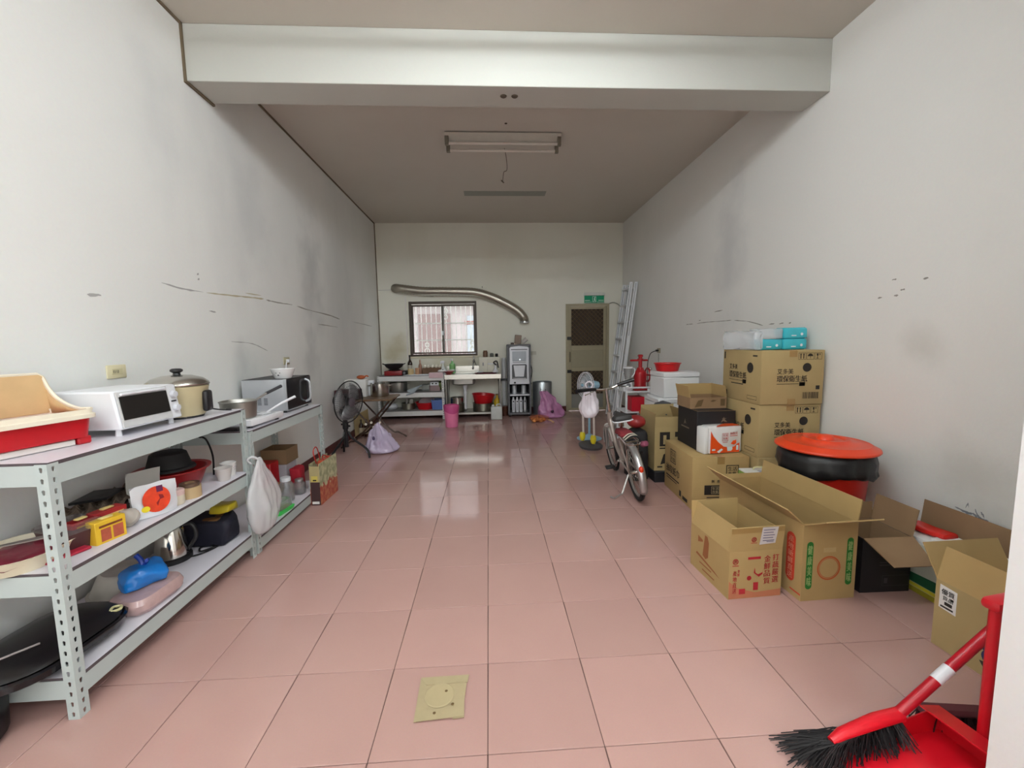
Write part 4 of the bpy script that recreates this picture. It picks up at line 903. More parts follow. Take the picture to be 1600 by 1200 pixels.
S('maroon_tray', 'dark maroon tray on the sink drainer', 'tray', loft(G(), [(rrect(.19, .07, .03), 0), (rrect(.2, .08, .03), .022), (rrect(.19, .07, .03), .022), (rrect(.18, .06, .03), .006)], True, True), mat('maroon_tray', (80, 26, 40), .35), (-.03, 6.36, .80))
S('white_dish', 'small white dish on the maroon tray', 'dish', G().lathe([(0, 0), (.04, 0), (.065, .02), (.06, .021), (0, .006)], seg=20), white, (-.12, 6.36, .823))
fu = T('oil_pourer', 'white funnel shaped flask with black handle on the drainer corner', 'flask', (.15, 6.355, .823))
P('flask', G().lathe([(0, 0), (.05, 0), (.055, .015), (.02, .07), (.015, .13), (0, .13)], seg=18), white, fu)
P('handle', G().tube(smooth([(.02, .0, .13), (-.03, .01, .18), (.03, .02, .2), (.055, .01, .08)]), .012, 8), black, fu)

# middle board
def potx(name, label, x, y, z, r, h, m=stain_dull, lid=False, handles=True):
    t = T(name, label, 'pot', (x, y, z))
    P('pot', G().lathe([(0, 0), (r*.95, 0), (r, h*.06), (r, h*.97), (r*1.05, h), (r*.97, h), (r*.95, h*.08), (0, h*.05)], seg=32), m, t)
    if handles:
        for s in (1, -1): P('handle', G().tube(smooth([(s*r, -.03, h*.8), (s*(r+.035), -.025, h*.82), (s*(r+.035), .025, h*.82), (s*r, .03, h*.8)]), .006, 6), m, t)
    if lid: P('lid', G().lathe([(r*1.02, h), (r*.9, h+.02), (r*.2, h+.035), (0, h+.037)], seg=30).lathe([(.012, h+.03), (.02, h+.055), (0, h+.06)], seg=12), m, t)
    return t
potx('stock_pot', 'low wide steel pot on the middle board of the white kitchen shelf', -1.63, 6.47, A2, .15, .17)
S('glass_jar', 'clear reddish jar behind the folding table pots at the kitchen shelf corner', 'jar', G().lathe([(0, 0), (.06, 0), (.06, .16), (.045, .18), (.05, .22), (0, .22)], seg=18), mat('reddish_jar', (150, 100, 90), .2), (-1.86, 6.4, A2))
tw = T('hand_towel', 'grey blue folded towel lying over the middle board edge', 'towel', (-1.33, 6.34, A2))
P('towel', G().panel([(-.12, -.02, .012), (.10, .02, .09), (.14, .12, .1), (-.06, .12, .02)], .02).panel([(-.13, -.1, -.06), (-.0, -.1, -.02), (.09, .02, .08), (-.1, .0, .012)], .016).sub(1).crumple(.008, 14), mat('grey_blue_towel', (170, 180, 188), .9), tw)
S('glass_box', 'clear glass container on the middle kitchen board', 'container', G().box(-.09, -.08, 0, .09, .08, .12, .012, 2), clear, (-1.12, 6.5, A2))
cu = T('snack_carton', 'white carton with two dark dots on the middle kitchen board', 'box', (-.975, 6.5, A2))
P('lower_carton', G().box(-.1, -.08, 0, .1, .08, .10, .004), mat('mauve_carton', (166, 140, 140), .6), cu)
P('upper_carton', G().box(-.08, -.085, .10, .08, .07, .17, .006), white, cu)
for s in (-1, 1): P('dot', Pr((0, -.085, 0), (1, 0, 0), (0, 0, 1)).disc(s*.032, .135, .014).g, ink, cu)
S('green_bag', 'olive green plastic bag at the right of the middle kitchen board', 'bag', G().ball((0, 0, .085), (.075, .09, .085), 16, 12).crumple(.03, 12, 6, lambda c: c.z > .01), mat('olive_green_film', (96, 112, 50), .4), (-.865, 6.5, A2+.004))
# bottom board
S('white_bag', 'small white plastic bag on the bottom kitchen board', 'bag', G().ball((0, 0, .05), (.12, .1, .05), 16, 10).crumple(.03, 12, 8, lambda c: c.z > .006), mat('white_film', (220, 220, 224), .4), (-1.79, 6.47, A3+.004))
mp = potx('steel_bowl', 'dented steel mixing bowl on the bottom kitchen board', -1.47, 6.46, A3, .12, .12, mat('dark_steel', (140, 138, 126), .4, 1), handles=False)
P('utensil', G().box(.02, -.02, .03, .10, .02, .2, .01).cyl((-.04, 0, .05), (-.02, .01, .2), .02, seg=8), stain_dull, mp)
S('wash_basin', 'red plastic basin with grey lid leaning in it on the bottom kitchen board', 'basin', G().lathe([(0, 0), (.13, 0), (.175, .12), (.19, .125), (.19, .132), (.168, .125), (.125, .008), (0, .006)], seg=32), red, (-1.16, 6.47, A3))
S('pot_lid', 'grey white round pot lid leaning in the red basin', 'lid', G().lathe([(.15, 0), (.15, .01), (.12, .025), (.05, .035), (0, .037)], seg=28).lathe([(.02, .03), (.025, .055), (0, .058)], seg=12).rot(R(-52), 'X').rot(R(25), 'Z'), mat('grey_white_lid', (196, 190, 192), .35), (-1.13, 6.44, A3+.13))
bb = T('storage_basket', 'blue plastic basket at the right of the bottom kitchen board', 'basket', (-.915, 6.46, A3))
P('basket', loft(G(), [(rrect(.105, .13, .02), 0), (rrect(.12, .145, .025), .17), (rrect(.115, .14, .025), .17), (rrect(.1, .125, .02), .006)], True, True), mat('muted_blue', (92, 120, 184), .45), bb)
P('rim', G().tube([(x, y, .17) for x, y in rrect(.12, .145, .025)], .007, 6, closed=True), mat('muted_blue_rim', (110, 138, 200), .45), bb)
# under the sink
potx('steel_pot', 'dark steel pot standing on the sink lower shelf at its left', -.57, 6.46, .108, .13, .14, mat('dark_steel', (140, 138, 126), .4, 1), handles=False)
potx('steel_pot', 'steel pot stacked on the darker pot under the sink', -.57, 6.46, .249, .125, .12, stainless, handles=False)
potx('steel_basin', 'wide dark steel basin under the red basin below the sink', -.09, 6.46, .108, .19, .15, mat('dark_steel', (140, 138, 126), .4, 1), handles=False)
S('wash_basin', 'bright red plastic basin stacked in the steel basin under the sink', 'basin', G().lathe([(0, 0), (.15, 0), (.16, .01), (.205, .17), (.22, .178), (.22, .186), (.2, .18), (.15, .02), (0, .012)], seg=32).rot(R(4), 'Y'), red, (-.09, 6.46, .232))
ol = bottle('oil_bottle', 'yellow cooking oil bottle under the right end of the sink', .17, 6.5, .108, .06, .3, mat('golden_oil', (214, 176, 50), .15), mat('brown_cap', (120, 84, 40), .5), mat('yellow_label2', (224, 196, 40), .5))
jc = T('jerry_can', 'milky white plastic jerry can on the floor before the sink leg', 'jerry can', (.15, 6.10, 0))
P('can', G().box(-.10, -.065, 0, .10, .065, .235, .02, 3), mat('milky_can', (206, 208, 204), .4), jc)
P('handle', G().tube(smooth([(.0, 0, .22), (.01, 0, .265), (.07, 0, .265), (.085, 0, .22)]), .012, 8), mat('milky_can', (206, 208, 204), .4), jc)
P('cap', G().lathe([(.022, .232), (.022, .262), (0, .262)], (-.06, 0, 0), 14), white, jc)
pk = T('waste_bin', 'pink plastic waste bin with rolled liner standing before the kitchen shelf', 'bin', (-.60, 5.55, 0))
P('bin', G().lathe([(0, 0), (.098, 0), (.102, .01), (.125, .33), (.13, .335), (.12, .335), (.097, .012), (0, .008)], seg=32), mat('pink_bin', (232, 128, 170), .38), pk)
g = G().lathe([(.118, .36), (.126, .362), (.1315, .345), (.128, .27), (.124, .25), (.122, .2505)], seg=40)
for v in g.bm.verts:
    if v.co.z < .3: v.co.z += .025*math.sin(math.atan2(v.co.y, v.co.x)*2+1)
P('liner', g, mat('magenta_pink_liner', (206, 82, 140), .3, alpha=.92), pk)
# dispenser
wd = T('water_dispenser', 'tall silver grey water dispenser with filter bay against the back wall', 'water dispenser', (.585, 6.49, 0))
dk = mat('dispenser_dark_grey', (104, 104, 108), .45); lt = mat('dispenser_silver', (206, 208, 214), .3, .2)
g = G().box(-.215, -.19, .03, -.18, .2, 1.32, .008).box(.18, -.19, .03, .215, .2, 1.32, .008).box(-.18, .18, .03, .18, .2, 1.32).box(-.215, -.19, 1.27, .215, .2, 1.325, .012).box(-.18, -.185, .035, .18, .18, .07).box(-.18, -.17, .63, .18, .18, .67)
P('cabinet', g, dk, wd)
P('front_panel', G().prism([(-.175, 0), (.175, 0), (.175, .62), (.15, .64), (0, .655), (-.15, .64), (-.175, .62)], -.20, -.165).tf(Matrix(((1, 0, 0, 0), (0, 0, 1, 0), (0, 1, 0, .64), (0, 0, 0, 1)))), lt, wd)
P('control_panel', G().box(-.125, -.212, 1.02, .125, -.2, 1.2, .01), mat('blue_grey_panel', (176, 184, 192), .3), wd)
P('indicator', G().ball((.01, -.213, 1.05), (.012, .004, .012), 10, 8), mat('pilot_light', (240, 246, 255), .3, emit=1.5), wd)
P('trim_line', G().box(-.15, -.207, 1.225, .15, -.2, 1.24, .003).box(-.12, -.207, .995, .12, -.2, 1.005, .002), dk, wd)
P('niche_frame', G().prism([(-.135, .06), (.135, .06), (.135, .31), (.12, .325), (-.12, .325), (-.135, .31)], -.208, -.19).tf(Matrix(((1, 0, 0, 0), (0, 0, 1, 0), (0, 1, 0, .64), (0, 0, 0, 1)))), mat('niche_dark', (70, 70, 74), .4), wd)
P('niche_back', G().panel([(-.08, -.2095, .74), (.08, -.2095, .74), (.105, -.2095, .945), (-.105, -.2095, .945)], .002), lt, wd)
P('drip_tray', G().lathe([(0, 0), (.12, 0), (.125, .02), (0, .022)], (0, -.19, .70), 20, sy=.5), lt, wd)
P('shelf_lip', G().box(-.18, -.195, .60, .18, -.17, .655, .004).box(-.18, -.195, .385, .18, -.17, .415, .004), lt, wd)
P('shelf_plate', G().box(-.18, -.18, .385, .18, .18, .40), lt, wd)
P('gauge', G().lathe([(.02, 0), (.018, .012), (0, .012)], (0, 0, 0), 14, Matrix.Translation((-.085, -.195, .63)) @ Matrix.Rotation(PI/2, 4, 'X')), black, wd)
P('rear_panel', G().box(-.178, .15, .07, .178, .178, .62), blackm, wd)
for x in (-.11, .065): P('canister', G().lathe([(0, 0), (.055, 0), (.058, .02), (.045, .05), (.045, .17), (.0, .18)], (x+.02, -.05, .40), 18), silver, wd)
for k, x in enumerate((-.115, -.045, .025, .1)):
    fl = P('filter_cartridge', G().lathe([(0, 0), (.027, 0), (.03, .01), (.03, .22), (.018, .25), (.014, .28), (0, .28)], (x, -.12, .075), 16), white if k < 3 else silver, wd)
    P('cartridge_label', G().box(x-.012, -.152, .11, x+.012, -.1495, .24, .001) if k < 3 else G().box(x-.012, -.152, .11, x+.012, -.1495, .2, .001), mat('faint_label', (196, 196, 206), .6), fl)
    P('cartridge_mark', G().ball((x, -.15, .275), (.012, .004, .014), 10, 8), ink, fl)
foots(wd, [(-.18, -.15), (.18, -.15), (-.18, .15), (.18, .15)], .032, .02, black)
S('water_hose', 'dark water hose running from the sink to the dispenser', 'hose', G().tube(smooth([(.2, 6.6, .66), (.3, 6.62, .665), (.368, 6.62, .66)]), .018, 7), black)
S('power_cable', 'black power cable hanging beside the dispenser right edge', 'cable', G().tube(smooth([(.795, 6.64, 1.28), (.815, 6.7, 1.2), (.82, 6.72, 1.0), (.86, 6.73, .82), (.84, 6.74, .65), (.815, 6.74, .56)]), .008, 6).ball((.83, 6.74, .565), .025, 8, 6), black)
S('tea_box', 'brown box standing on top of the dispenser', 'box', G().box(-.065, -.04, 0, .055, .05, .165, .006).rot(R(6), 'Y'), mat('grey_brown_box', (138, 118, 104), .6), (.575, 6.45, 1.332))
S('metal_cup', 'tilted grey and white cup on top of the dispenser right side', 'cup', G().lathe([(0, 0), (.035, 0), (.04, .1), (.034, .1), (0, .01)], seg=16).rot(R(50), 'Y').mv(0, 0, .03), mat('grey_white_cup', (190, 184, 180), .4), (.665, 6.44, 1.328))
S('dark_lump', 'small dark cap on top of the dispenser left side', 'cap', G().lathe([(0, 0), (.03, 0), (.028, .03), (0, .035)], seg=12), mat('dark_brown_cap', (84, 64, 56), .6), (.47, 6.42, 1.326))
S('clay_pot', 'dark brown cylindrical crock on the floor beside the dispenser', 'crock', G().lathe([(0, 0), (.06, 0), (.062, .01), (.068, .17), (.072, .18), (.06, .18), (0, .17)], seg=20), mat('dark_brown_glaze', (84, 48, 34), .35), (.312, 6.46, 0))
tb_ = T('steel_bin', 'round brushed steel bin without lid beside the dispenser', 'bin', (1.03, 6.52, 0))
P('drum', G().lathe([(0, 0), (.175, 0), (.178, .01), (.18, .61), (.176, .62), (.165, .615), (.165, .02), (0, .015)], seg=40), mat('satin_silver', (178, 184, 188), .32, .85), tb_)
P('handle_slot', G().panel([(-.06, -.1705, .47), (.05, -.174, .47), (.04, -.177, .495), (-.05, -.1735, .495)], .002), dark, tb_)
pg = T('pink_bag', 'mauve pink plastic bag slumped against the steel bin', 'bag', (1.14, 6.14, 0))
g = bag_shape([(0, 0), (.14, .0), (.20, .012), (.215, .05), (.19, .13), (.15, .24), (.11, .34), (.07, .42), (.05, .47), (0, .48)], 8, 1.0, .6, 4, .24, .045, (-.13, 0), 60)
P('bag_body', g, mat('mauve_film', (190, 128, 172), .35, coat=.2), pg, ang=70)
P('handle_hole', G().ball((.0, -.125, .13), (.03, .02, .03), 10, 8), mat('dark_purple', (52, 24, 50), .6), pg)
on = T('onion_net', 'orange net bag on the floor before the pink bag holding onions', 'net bag', (.87, 5.72, 0))
g = G().ball((0, 0, .065), (.17, .10, .065), 20, 14).crumple(.02, 10, 3, lambda c: c.z > .006)
P('net', g, mat('orange_net', (196, 96, 40), .6, alpha=.38), on)
P('net_tail', G().tube(smooth([(.13, -.02, .05), (.19, -.06, .03), (.23, -.12, .008)]), .008, 5).tube(smooth([(.13, .0, .05), (.2, -.02, .03), (.25, -.05, .008)]), .007, 5), mat('pale_net_tail', (222, 176, 130), .7), on)
om = mesh('onion', G().lathe([(0, -.04), (.02, -.036), (.04, -.005), (.036, .016), (.012, .034), (.008, .044), (0, .046)], seg=14)); om.materials.append(mat('golden_onion', (222, 150, 84), .4, var=.2))
for x, y, z, wh in ((-.09, -.04, .045, 'at its left end'), (.02, -.055, .046, 'at its front middle'), (.07, .01, .045, 'at its right end'), (-.03, .03, .05, 'at its back middle'), (-.1, .03, .045, 'at its back left')):
    o = bpy.data.objects.new('onion', om); C.objects.link(o); o.location = (.87+x, 5.72+y, z)
    o.rotation_euler = (random.uniform(.3, 1.4), 0, random.uniform(0, 6)); tag(o, 'golden onion inside the orange net bag ' + wh, 'onion', 'onions in the net bag')

# ------------------------------------------------------------------ left back corner: folding table, fan, bottles
ft = T('folding_table', 'brown square folding table on crossed legs near the left wall', 'table', (-1.575, 4.56, 0))
P('tabletop', G().box(-.33, -.29, .625, .31, .27, .65, .006), mat('brown_table_top', (112, 86, 62), .45), ft)
lm = mat('dark_brown_tube', (70, 48, 36), .4, .3)
for s, (a, b_) in ((-1, (-.27, .29)), (-1, (.27, -.29)), (1, (-.27, .29)), (1, (.27, -.29))):
    y = s*.24
    P('leg', G().tube(smooth([(a, y, .62), (a+(b_-a)*.75, y+s*.01, .14), (b_-math.copysign(.03, b_), y+s*.03, .09), (b_+math.copysign(.08, b_), y+s*.06, .013)], 4), .0125, 8), lm, ft)
for z, x in ((.36, .0), (.58, -.2)): P('crossbar', G().cyl((x, -.24, z), (x, .24, z), .009, seg=8), lm, ft)
potx('stock_pot', 'tall steel pot on the folding table behind the fan', -1.50, 4.62, .651, .125, .185, stainless)
bxm = T('maroon_crate', 'dark maroon crate on the folding table behind the fan', 'crate', (-1.885, 4.36, .651))
P('crate', G().box(-.11, -.10, 0, .19, .10, .13, .006), mat('maroon_crate', (72, 30, 34), .5), bxm)
S('tissue_box', 'tall white paper box on the folding table behind the maroon crate', 'box', G().box(-.16, -.10, 0, .13, .09, .24, .008), paper, (-1.80, 4.66, .651))
S('white_canister', 'white cup beside the paper box on the folding table', 'cup', G().lathe([(0, 0), (.04, 0), (.045, .215), (.038, .215), (0, .01)], seg=18), white, (-1.635, 4.70, .651))
S('orange_toy', 'orange brown cap lying on the white paper box', 'cap', G().ball((0, 0, .028), (.06, .04, .028), 14, 8).tube(smooth([(.04, 0, .03), (.08, 0, .045), (.1, 0, .03)]), .01, 6), mat('rust_orange', (184, 92, 48), .5), (-1.76, 4.66, .8915))
fn = T('standing_fan', 'black industrial standing fan on a tripod before the folding table', 'fan', (-1.715, 3.80, 0))
hub = Vector((.0, 0, .70)); ax = Vector((.93, -.36, -.06)).normalized()
M_ = Matrix.Translation(hub) @ ax.to_track_quat('Z', 'Y').to_matrix().to_4x4()
P('motor', G().lathe([(0, -.12), (.06, -.12), (.085, -.09), (.09, .0), (.06, .02), (0, .02)], (0, 0, 0), 20, M_), blackm, fn)
g = G(); wire_f = mat('fan_grille_wire', (86, 86, 88), .4, .6)
for r_, z in ((.25, .07),): g.tube([M_ @ Vector((r_*math.cos(2*PI*i/40), r_*math.sin(2*PI*i/40), z)) for i in range(40)], .007, 6, closed=True)
P('cage_rim', g, black, fn)
g = G()
for i in range(64):
    a = 2*PI*i/64
    for zz, sgn in ((.12, 1), (.02, -1)):
        pts = [M_ @ Vector((.06*math.cos(a), .06*math.sin(a), zz)), M_ @ Vector((.16*math.cos(a+.1), .16*math.sin(a+.1), zz-.012*sgn)), M_ @ Vector((.25*math.cos(a+.16), .25*math.sin(a+.16), .07))]
        g.tube(pts, .0016, 4)
for r_ in (.11, .16, .2): 
    for zz in (.118-(r_-.06)*.12,): g.tube([M_ @ Vector((r_*math.cos(2*PI*i/32), r_*math.sin(2*PI*i/32), zz)) for i in range(32)], .0018, 4, closed=True)
P('cage', g, wire_f, fn)['kind'] = 'stuff'
P('hub_badge', G().lathe([(0, .126), (.05, .122), (.06, .116), (.06, .108), (0, .108)], (0, 0, 0), 20, M_), mat('grey_badge', (110, 100, 108), .35, .4), fn)
for k in range(3):
    a0 = k*2*PI/3; v = []
    for i in range(7):
        a = a0+i/6*1.5
        for r_, dz in ((.05, .0), (.14, 0), (.225, 0)): v.append(M_ @ Vector((r_*math.cos(a), r_*math.sin(a), .05+.03*(i/6-.5))))
    o = P('fan_blade', G().faces(v, [[i*3+j, i*3+j+1, i*3+j+4, i*3+j+3] for i in range(6) for j in range(2)]), mat('silver_blade', (168, 168, 170), .35, .3), fn)
    o.modifiers.new('thickness', 'SOLIDIFY').thickness = .003
P('yoke', G().tube(smooth([(-.04, .02, .60), (-.05, .0, .55), (-.02, 0, .50), (0, 0, .46)]), .017, 8), black, fn)
P('height_clamp', G().lathe([(.028, .36), (.034, .37), (.034, .44), (.028, .45)], seg=14).cyl((.03, 0, .40), (.055, -.02, .40), .012, seg=8).cyl((-.03, 0, .42), (-.05, .0, .42), .012, seg=8), black, fn)
P('pole', G().cyl((0, 0, .14), (0, 0, .47), .024, seg=14), black, fn)
for dx, dy in ((.285, -.06), (-.13, .27), (-.07, -.34)):
    d = Vector((dx, dy, 0)); L_ = d.length; u = d/L_
    P('leg', G().tube(smooth([Vector((0, 0, .33))+u*.03, Vector((0, 0, .25))+u*.08, Vector((0, 0, .16))+u*(L_*.72), Vector((0, 0, .10))+u*(L_*.94), Vector((0, 0, .012))+u*L_], 5), .0135, 8), black, fn)
P('chain', G().tube([(-.04, .05, .60), (-.055, .05, .56), (-.08, .045, .54)], .006, 5), black, fn)
for k, (x, y, lb_) in enumerate(((-1.905, 5.02, 'left brown beer bottle with pale label on the floor at the left wall'), (-1.825, 5.01, 'second brown beer bottle with pale label right of the left one'), (-1.735, 5.04, 'third brown bottle partly behind the lilac bag'))):
    bottle('beer_bottle', lb_, x, y, 0, .036, .275, mat('beer_brown_glass', (60, 30, 18), .12), None, mat('beer_label', (206, 190, 160), .6) if k < 2 else None)
S('cardboard_sheet', 'tan sheet of cardboard standing against the wall behind the brown bottles', 'cardboard', G().panel([(-2.0, 5.02, .0), (-2.0, 5.75, .0), (-2.012, 5.75, .3), (-2.012, 5.02, .3)], .006), mat('pale_tan_card', (190, 168, 118), .85))
lg = T('lilac_bag', 'lilac translucent plastic bag tied up on the floor before the folding table', 'bag', (-1.37, 4.05, 0))
g = bag_shape([(0, 0), (.12, .0), (.185, .012), (.20, .05), (.185, .11), (.145, .19), (.09, .27), (.045, .33), (.02, .37), (0, .375)], 5, 1.0, .75, 4, .20, .035, (-.03, 0), 60)
P('bag_body', g, mat('lilac_film', (196, 182, 208), .25, alpha=.93, coat=.3), lg, ang=70)
P('bag_mark', G().ball((-.06, -.105, .2), (.018, .012, .03), 8, 6), mat('dark_purple_mark', (84, 70, 104), .5), lg)
cl = T('glass_cluster', 'string of small glass lights twisted around the table crossbar', 'string lights', (-1.50, 4.26, .28))
for k, (x, z) in enumerate(((-.1, .02), (-.03, .04), (.03, .01), (.08, .04), (.0, -.02))): P('bulb', G().ball((x, -.03, z+.03), .018, 10, 8), mat('clear_bulb', (226, 214, 200), .1, coat=.5), cl)
P('wire', G().tube(smooth([(-.14, 0, .03), (-.03, -.02, .06), (.03, -.02, .03), (.08, 0, .06), (.11, .02, .10)]), .005, 5), mat('brown_wire', (96, 60, 40), .6), cl)
# ------------------------------------------------------------------ right back corner
ld = T('ladder', 'folded aluminium step ladder leaning on the right wall by the screen door', 'ladder', (0, 0, 0))
lad = mat('worn_aluminium', (232, 234, 236), .42, .1, var=.05)
def lx(z, off): return 2.245+off+(z-.02)*.128
for off, y0, y1, top, nm in ((-.07, 5.90, 6.26, 2.36, 'front'), (.01, 5.885, 6.275, 2.36, 'rear')):
    for y in (y0, y1):
        g = G(); zb, zt = .012, top
        g.panel([(lx(zb, off), y-.012, zb), (lx(zb, off)+.06, y-.012, zb), (lx(zt, off)+.06, y-.012, zt), (lx(zt, off), y-.012, zt)], -.024)
        st_ = P('stile', g, lad, ld)
        P('groove', G().panel([(lx(.05, off)+.02, y-.013, .05), (lx(.05, off)+.028, y-.013, .05), (lx(zt, off)+.028, y-.013, zt-.02), (lx(zt, off)+.02, y-.013, zt-.02)], -.0015), mat('groove_grey', (110, 112, 116), .5), st_)
    for k in range(8):
        z = .22+k*.29
        if z < top: P('rung', G().panel([(lx(z, off)-.005, y0, z), (lx(z, off)+.06, y0, z), (lx(z, off)+.06, y1, z), (lx(z, off)-.005, y1, z)], .026), lad, ld)
for y in (5.885, 6.255): P('spreader', G().box(lx(1.3, 0)-.01, y-.018, .8, lx(1.3, 0)+.02, y-.012, 1.45).rot(R(7.6), 'Y', (lx(1.3, 0), y, 1.1)), lad, ld)
socket('wall socket with black plug on the right wall above the red basin', XR, 5.0, 1.205, -1, mat('aged_socket2', (176, 168, 146), .5))
S('power_plug', 'black plug and cable hanging from the right wall socket', 'plug', G().box(-.05, -.02, -.015, -.0125, .02, .015, .005).tube(smooth([(-.045, .0, 0), (-.09, .09, -.04), (-.08, .2, -.12), (-.06, .3, -.25), (-.05, .3, -.6)]), .006, 6), black, (XR, 5.0, 1.205))
S('socket_cord', 'thin second cord dropping from the right wall socket', 'cord', G().tube([(-.018, -.03, -.05), (-.012, -.03, -.5)], .004, 5), mat('thin_cord', (150, 146, 138), .6), (XR, 5.0, 1.205))

rk = T('steel_rack', 'narrow steel rack by the right wall carrying blender and red machine', 'rack', (1.80, 4.02, 0))
for x in (.015, .31):
    for y in (.015, .385): P('leg', G().box(x-.013, y-.013, 0, x+.013, y+.013, .76, .003), lad, rk)
for z in (.70, .755): P('rail', G().cyl((0, 0, z), (.325, 0, z), .012, seg=8), lad, rk)
for z in (.15, .42, .69): P('shelf_plate', G().box(0, 0, z, .325, .40, z+.014, .003), lad, rk)
S('red_box', 'red printed box on the middle plate of the steel rack', 'box', G().box(0, 0, 0, .17, .2, .19, .004), mat('bright_red_card', (200, 24, 44), .45), (1.90, 4.07, .435))
S('brown_bundle', 'brown cloth bundle on the lower plate of the steel rack', 'bundle', G().ball((0, 0, .09), (.11, .12, .09), 14, 10).crumple(.03, 12, 2, lambda c: c.z > .01), mat('brown_grey_cloth', (110, 94, 84), .9), (1.95, 4.2, .165))
bd = T('blender', 'white blender with clear jug on top of the steel rack', 'blender', (1.875, 4.16, .705))
P('base', G().lathe([(0, 0), (.065, 0), (.065, .02), (.055, .13), (.045, .14), (0, .14)], seg=20), white, bd)
P('dial', G().lathe([(.032, 0), (.028, .012), (0, .012)], (0, 0, 0), 16, Matrix.Translation((-.01, -.06, .07)) @ Matrix.Rotation(PI/2, 4, 'X')), grey, bd)
P('jug', G().lathe([(.04, .14), (.06, .3), (.056, .3), (.037, .145)], seg=20), clear, bd)
P('jug_lid', G().lathe([(.062, .298), (.062, .315), (0, .32)], seg=20), white, bd); P('jug_handle', G().tube(smooth([(.055, 0, .29), (.09, 0, .285), (.085, 0, .22), (.048, 0, .18)]), .007, 6), white, bd)
im = T('ice_shaver', 'red iron hand crank ice shaver on top of the steel rack', 'ice shaver', (2.055, 4.2, .705))
rm = mat('red_enamel_iron', (164, 22, 30), .3)
P('base', G().box(-.11, -.11, 0, .09, .11, .03, .01), rm, im)
P('body', G().lathe([(.085, .03), (.075, .08), (.085, .16), (.08, .24), (.05, .27), (.04, .30), (0, .30)], seg=22), rm, im)
P('spindle', G().cyl((0, 0, .3), (0, 0, .46), .026, seg=12).cyl((0, 0, .4), (0, 0, .42), .04, seg=12), rm, im)
P('cross_handle', G().box(-.14, -.016, .385, .10, .016, .41, .008).box(-.03, -.03, .44, .03, .03, .475, .01), rm, im)
P('crank_wheel', G().tube([(.10, .09*math.cos(2*PI*i/24), .2+.09*math.sin(2*PI*i/24)) for i in range(24)], .011, 6, closed=True).box(.09, -.09, .19, .11, .09, .21).cyl((.05, 0, .2), (.11, 0, .2), .015, seg=8), rm, im)
P('chrome_knob', G().ball((.125, -.03, .28), .022, 12, 8).cyl((.10, -.03, .28), (.125, -.03, .28), .008, seg=6), stainless, im)

# white foam boxes with red basin
foam = mat('white_foam_board', (236, 236, 236), .75, var=.02)
def foambox(label, x, y, z, w_, d, h):
    t = T('foam_box', label, 'box', (x, y, z))
    P('base', G().box(0, 0, 0, w_, d, h-.06, .008), foam, t); P('lid', G().box(-.004, -.004, h-.058, w_+.004, d+.004, h, .01), foam, t); return t
carton('brown_carton', 'brown carton at the very bottom under both white foam boxes', 1.90, 3.21, 0, .40, .38, .36, card2)
foambox('lower white foam box under the foam box with the red basin', 1.895, 3.19, .361, .42, .40, .365)
foambox('upper white foam box carrying the red basin', 1.955, 3.20, .728, .40, .40, .285)
S('wash_basin', 'red plastic basin on top of the upper white foam box', 'basin', G().lathe([(0, 0), (.115, 0), (.12, .008), (.14, .08), (.152, .085), (.152, .092), (.136, .088), (.112, .012), (0, .01)], seg=32), mat('tomato_red', (204, 26, 30), .35), (2.085, 3.42, 1.0145))

# tall open carton K and black carton below it
bk = mat('black_card', (26, 25, 28), .55); bk2 = mat('black_card_soft', (38, 36, 40), .5)
carton('black_carton', 'low black carton on the floor under the tall open carton', 1.605, 2.56, 0, .40, .42, .105, bk, tape=False)
kx = open_carton('tall_carton', 'tall open tan carton with black print standing on the low black carton', 1.617, 2.60, .106, .37, .40, .43, card2, [('front', .10, 4, .0), ('left', .13, -3, .0), ('back', .16, 2, .01), ('right', .16, -20, .02)])
pr = Pr((0, 0, 0), (1, 0, 0), (0, 0, 1)); pr.rect(.05, .24, .10, .14).rect(.05, .215, .10, .012).rect(.20, .33, .05, .05).poly([(.06, .06), (.09, .16), (.13, .18), (.15, .12), (.12, .1), (.14, .05), (.1, .07)]).poly([(.1, .15), (.16, .19), (.17, .15)]).rect(.22, .22, .04, .03).rect(.03, .03, .05, .015).rect(.18, .04, .05, .015); pr.done('printed_figure', ink, kx)
pr = Pr((0, 0, 0), (1, 0, 0), (0, 0, 1), .002); pr.rect(.085, .26, .03, .09); pr.done('print_gap', card2, kx)
pr = Pr((0, .4, 0), (0, -1, 0), (0, 0, 1)); pr.poly([(.14, .2), (.18, .33), (.22, .28), (.2, .2)]); pr.done('printed_mark', ink, kx)
S('white_tub', 'white tub with red handle inside the tall open carton', 'tub', G().box(-.12, -.12, 0, .10, .12, .40, .02, 2), offwhite, (1.77, 2.79, .112))
P('tub_handle', G().tube(smooth([(-.06, -.05, .40), (-.05, -.05, .45), (.05, -.05, .45), (.06, -.05, .40)]), .007, 6), red, bpy.data.objects['white_tub'], 'red wire handle')
S('helmet', 'dark grey rounded shell standing out of the tall open carton', 'helmet', G().lathe([(0, .0), (.125, .0), (.135, .05), (.125, .11), (.085, .165), (0, .19)], seg=28, sy=.7), mat('charcoal_shell', (64, 66, 70), .5), (1.90, 3.09, .53))
S('support_board', 'tan board wedged behind the tall open carton', 'board', G().box(1.72, 3.02, 0, 2.04, 3.18, .527, .004), card_dark)
S('orange_cloth', 'orange red cloth peeking out at the back of the tall open carton', 'cloth', G().ball((0, 0, .04), (.07, .035, .05), 14, 10).crumple(.025, 18, 3), mat('orange_cloth', (206, 84, 48), .8), (1.71, 3.07, .552))
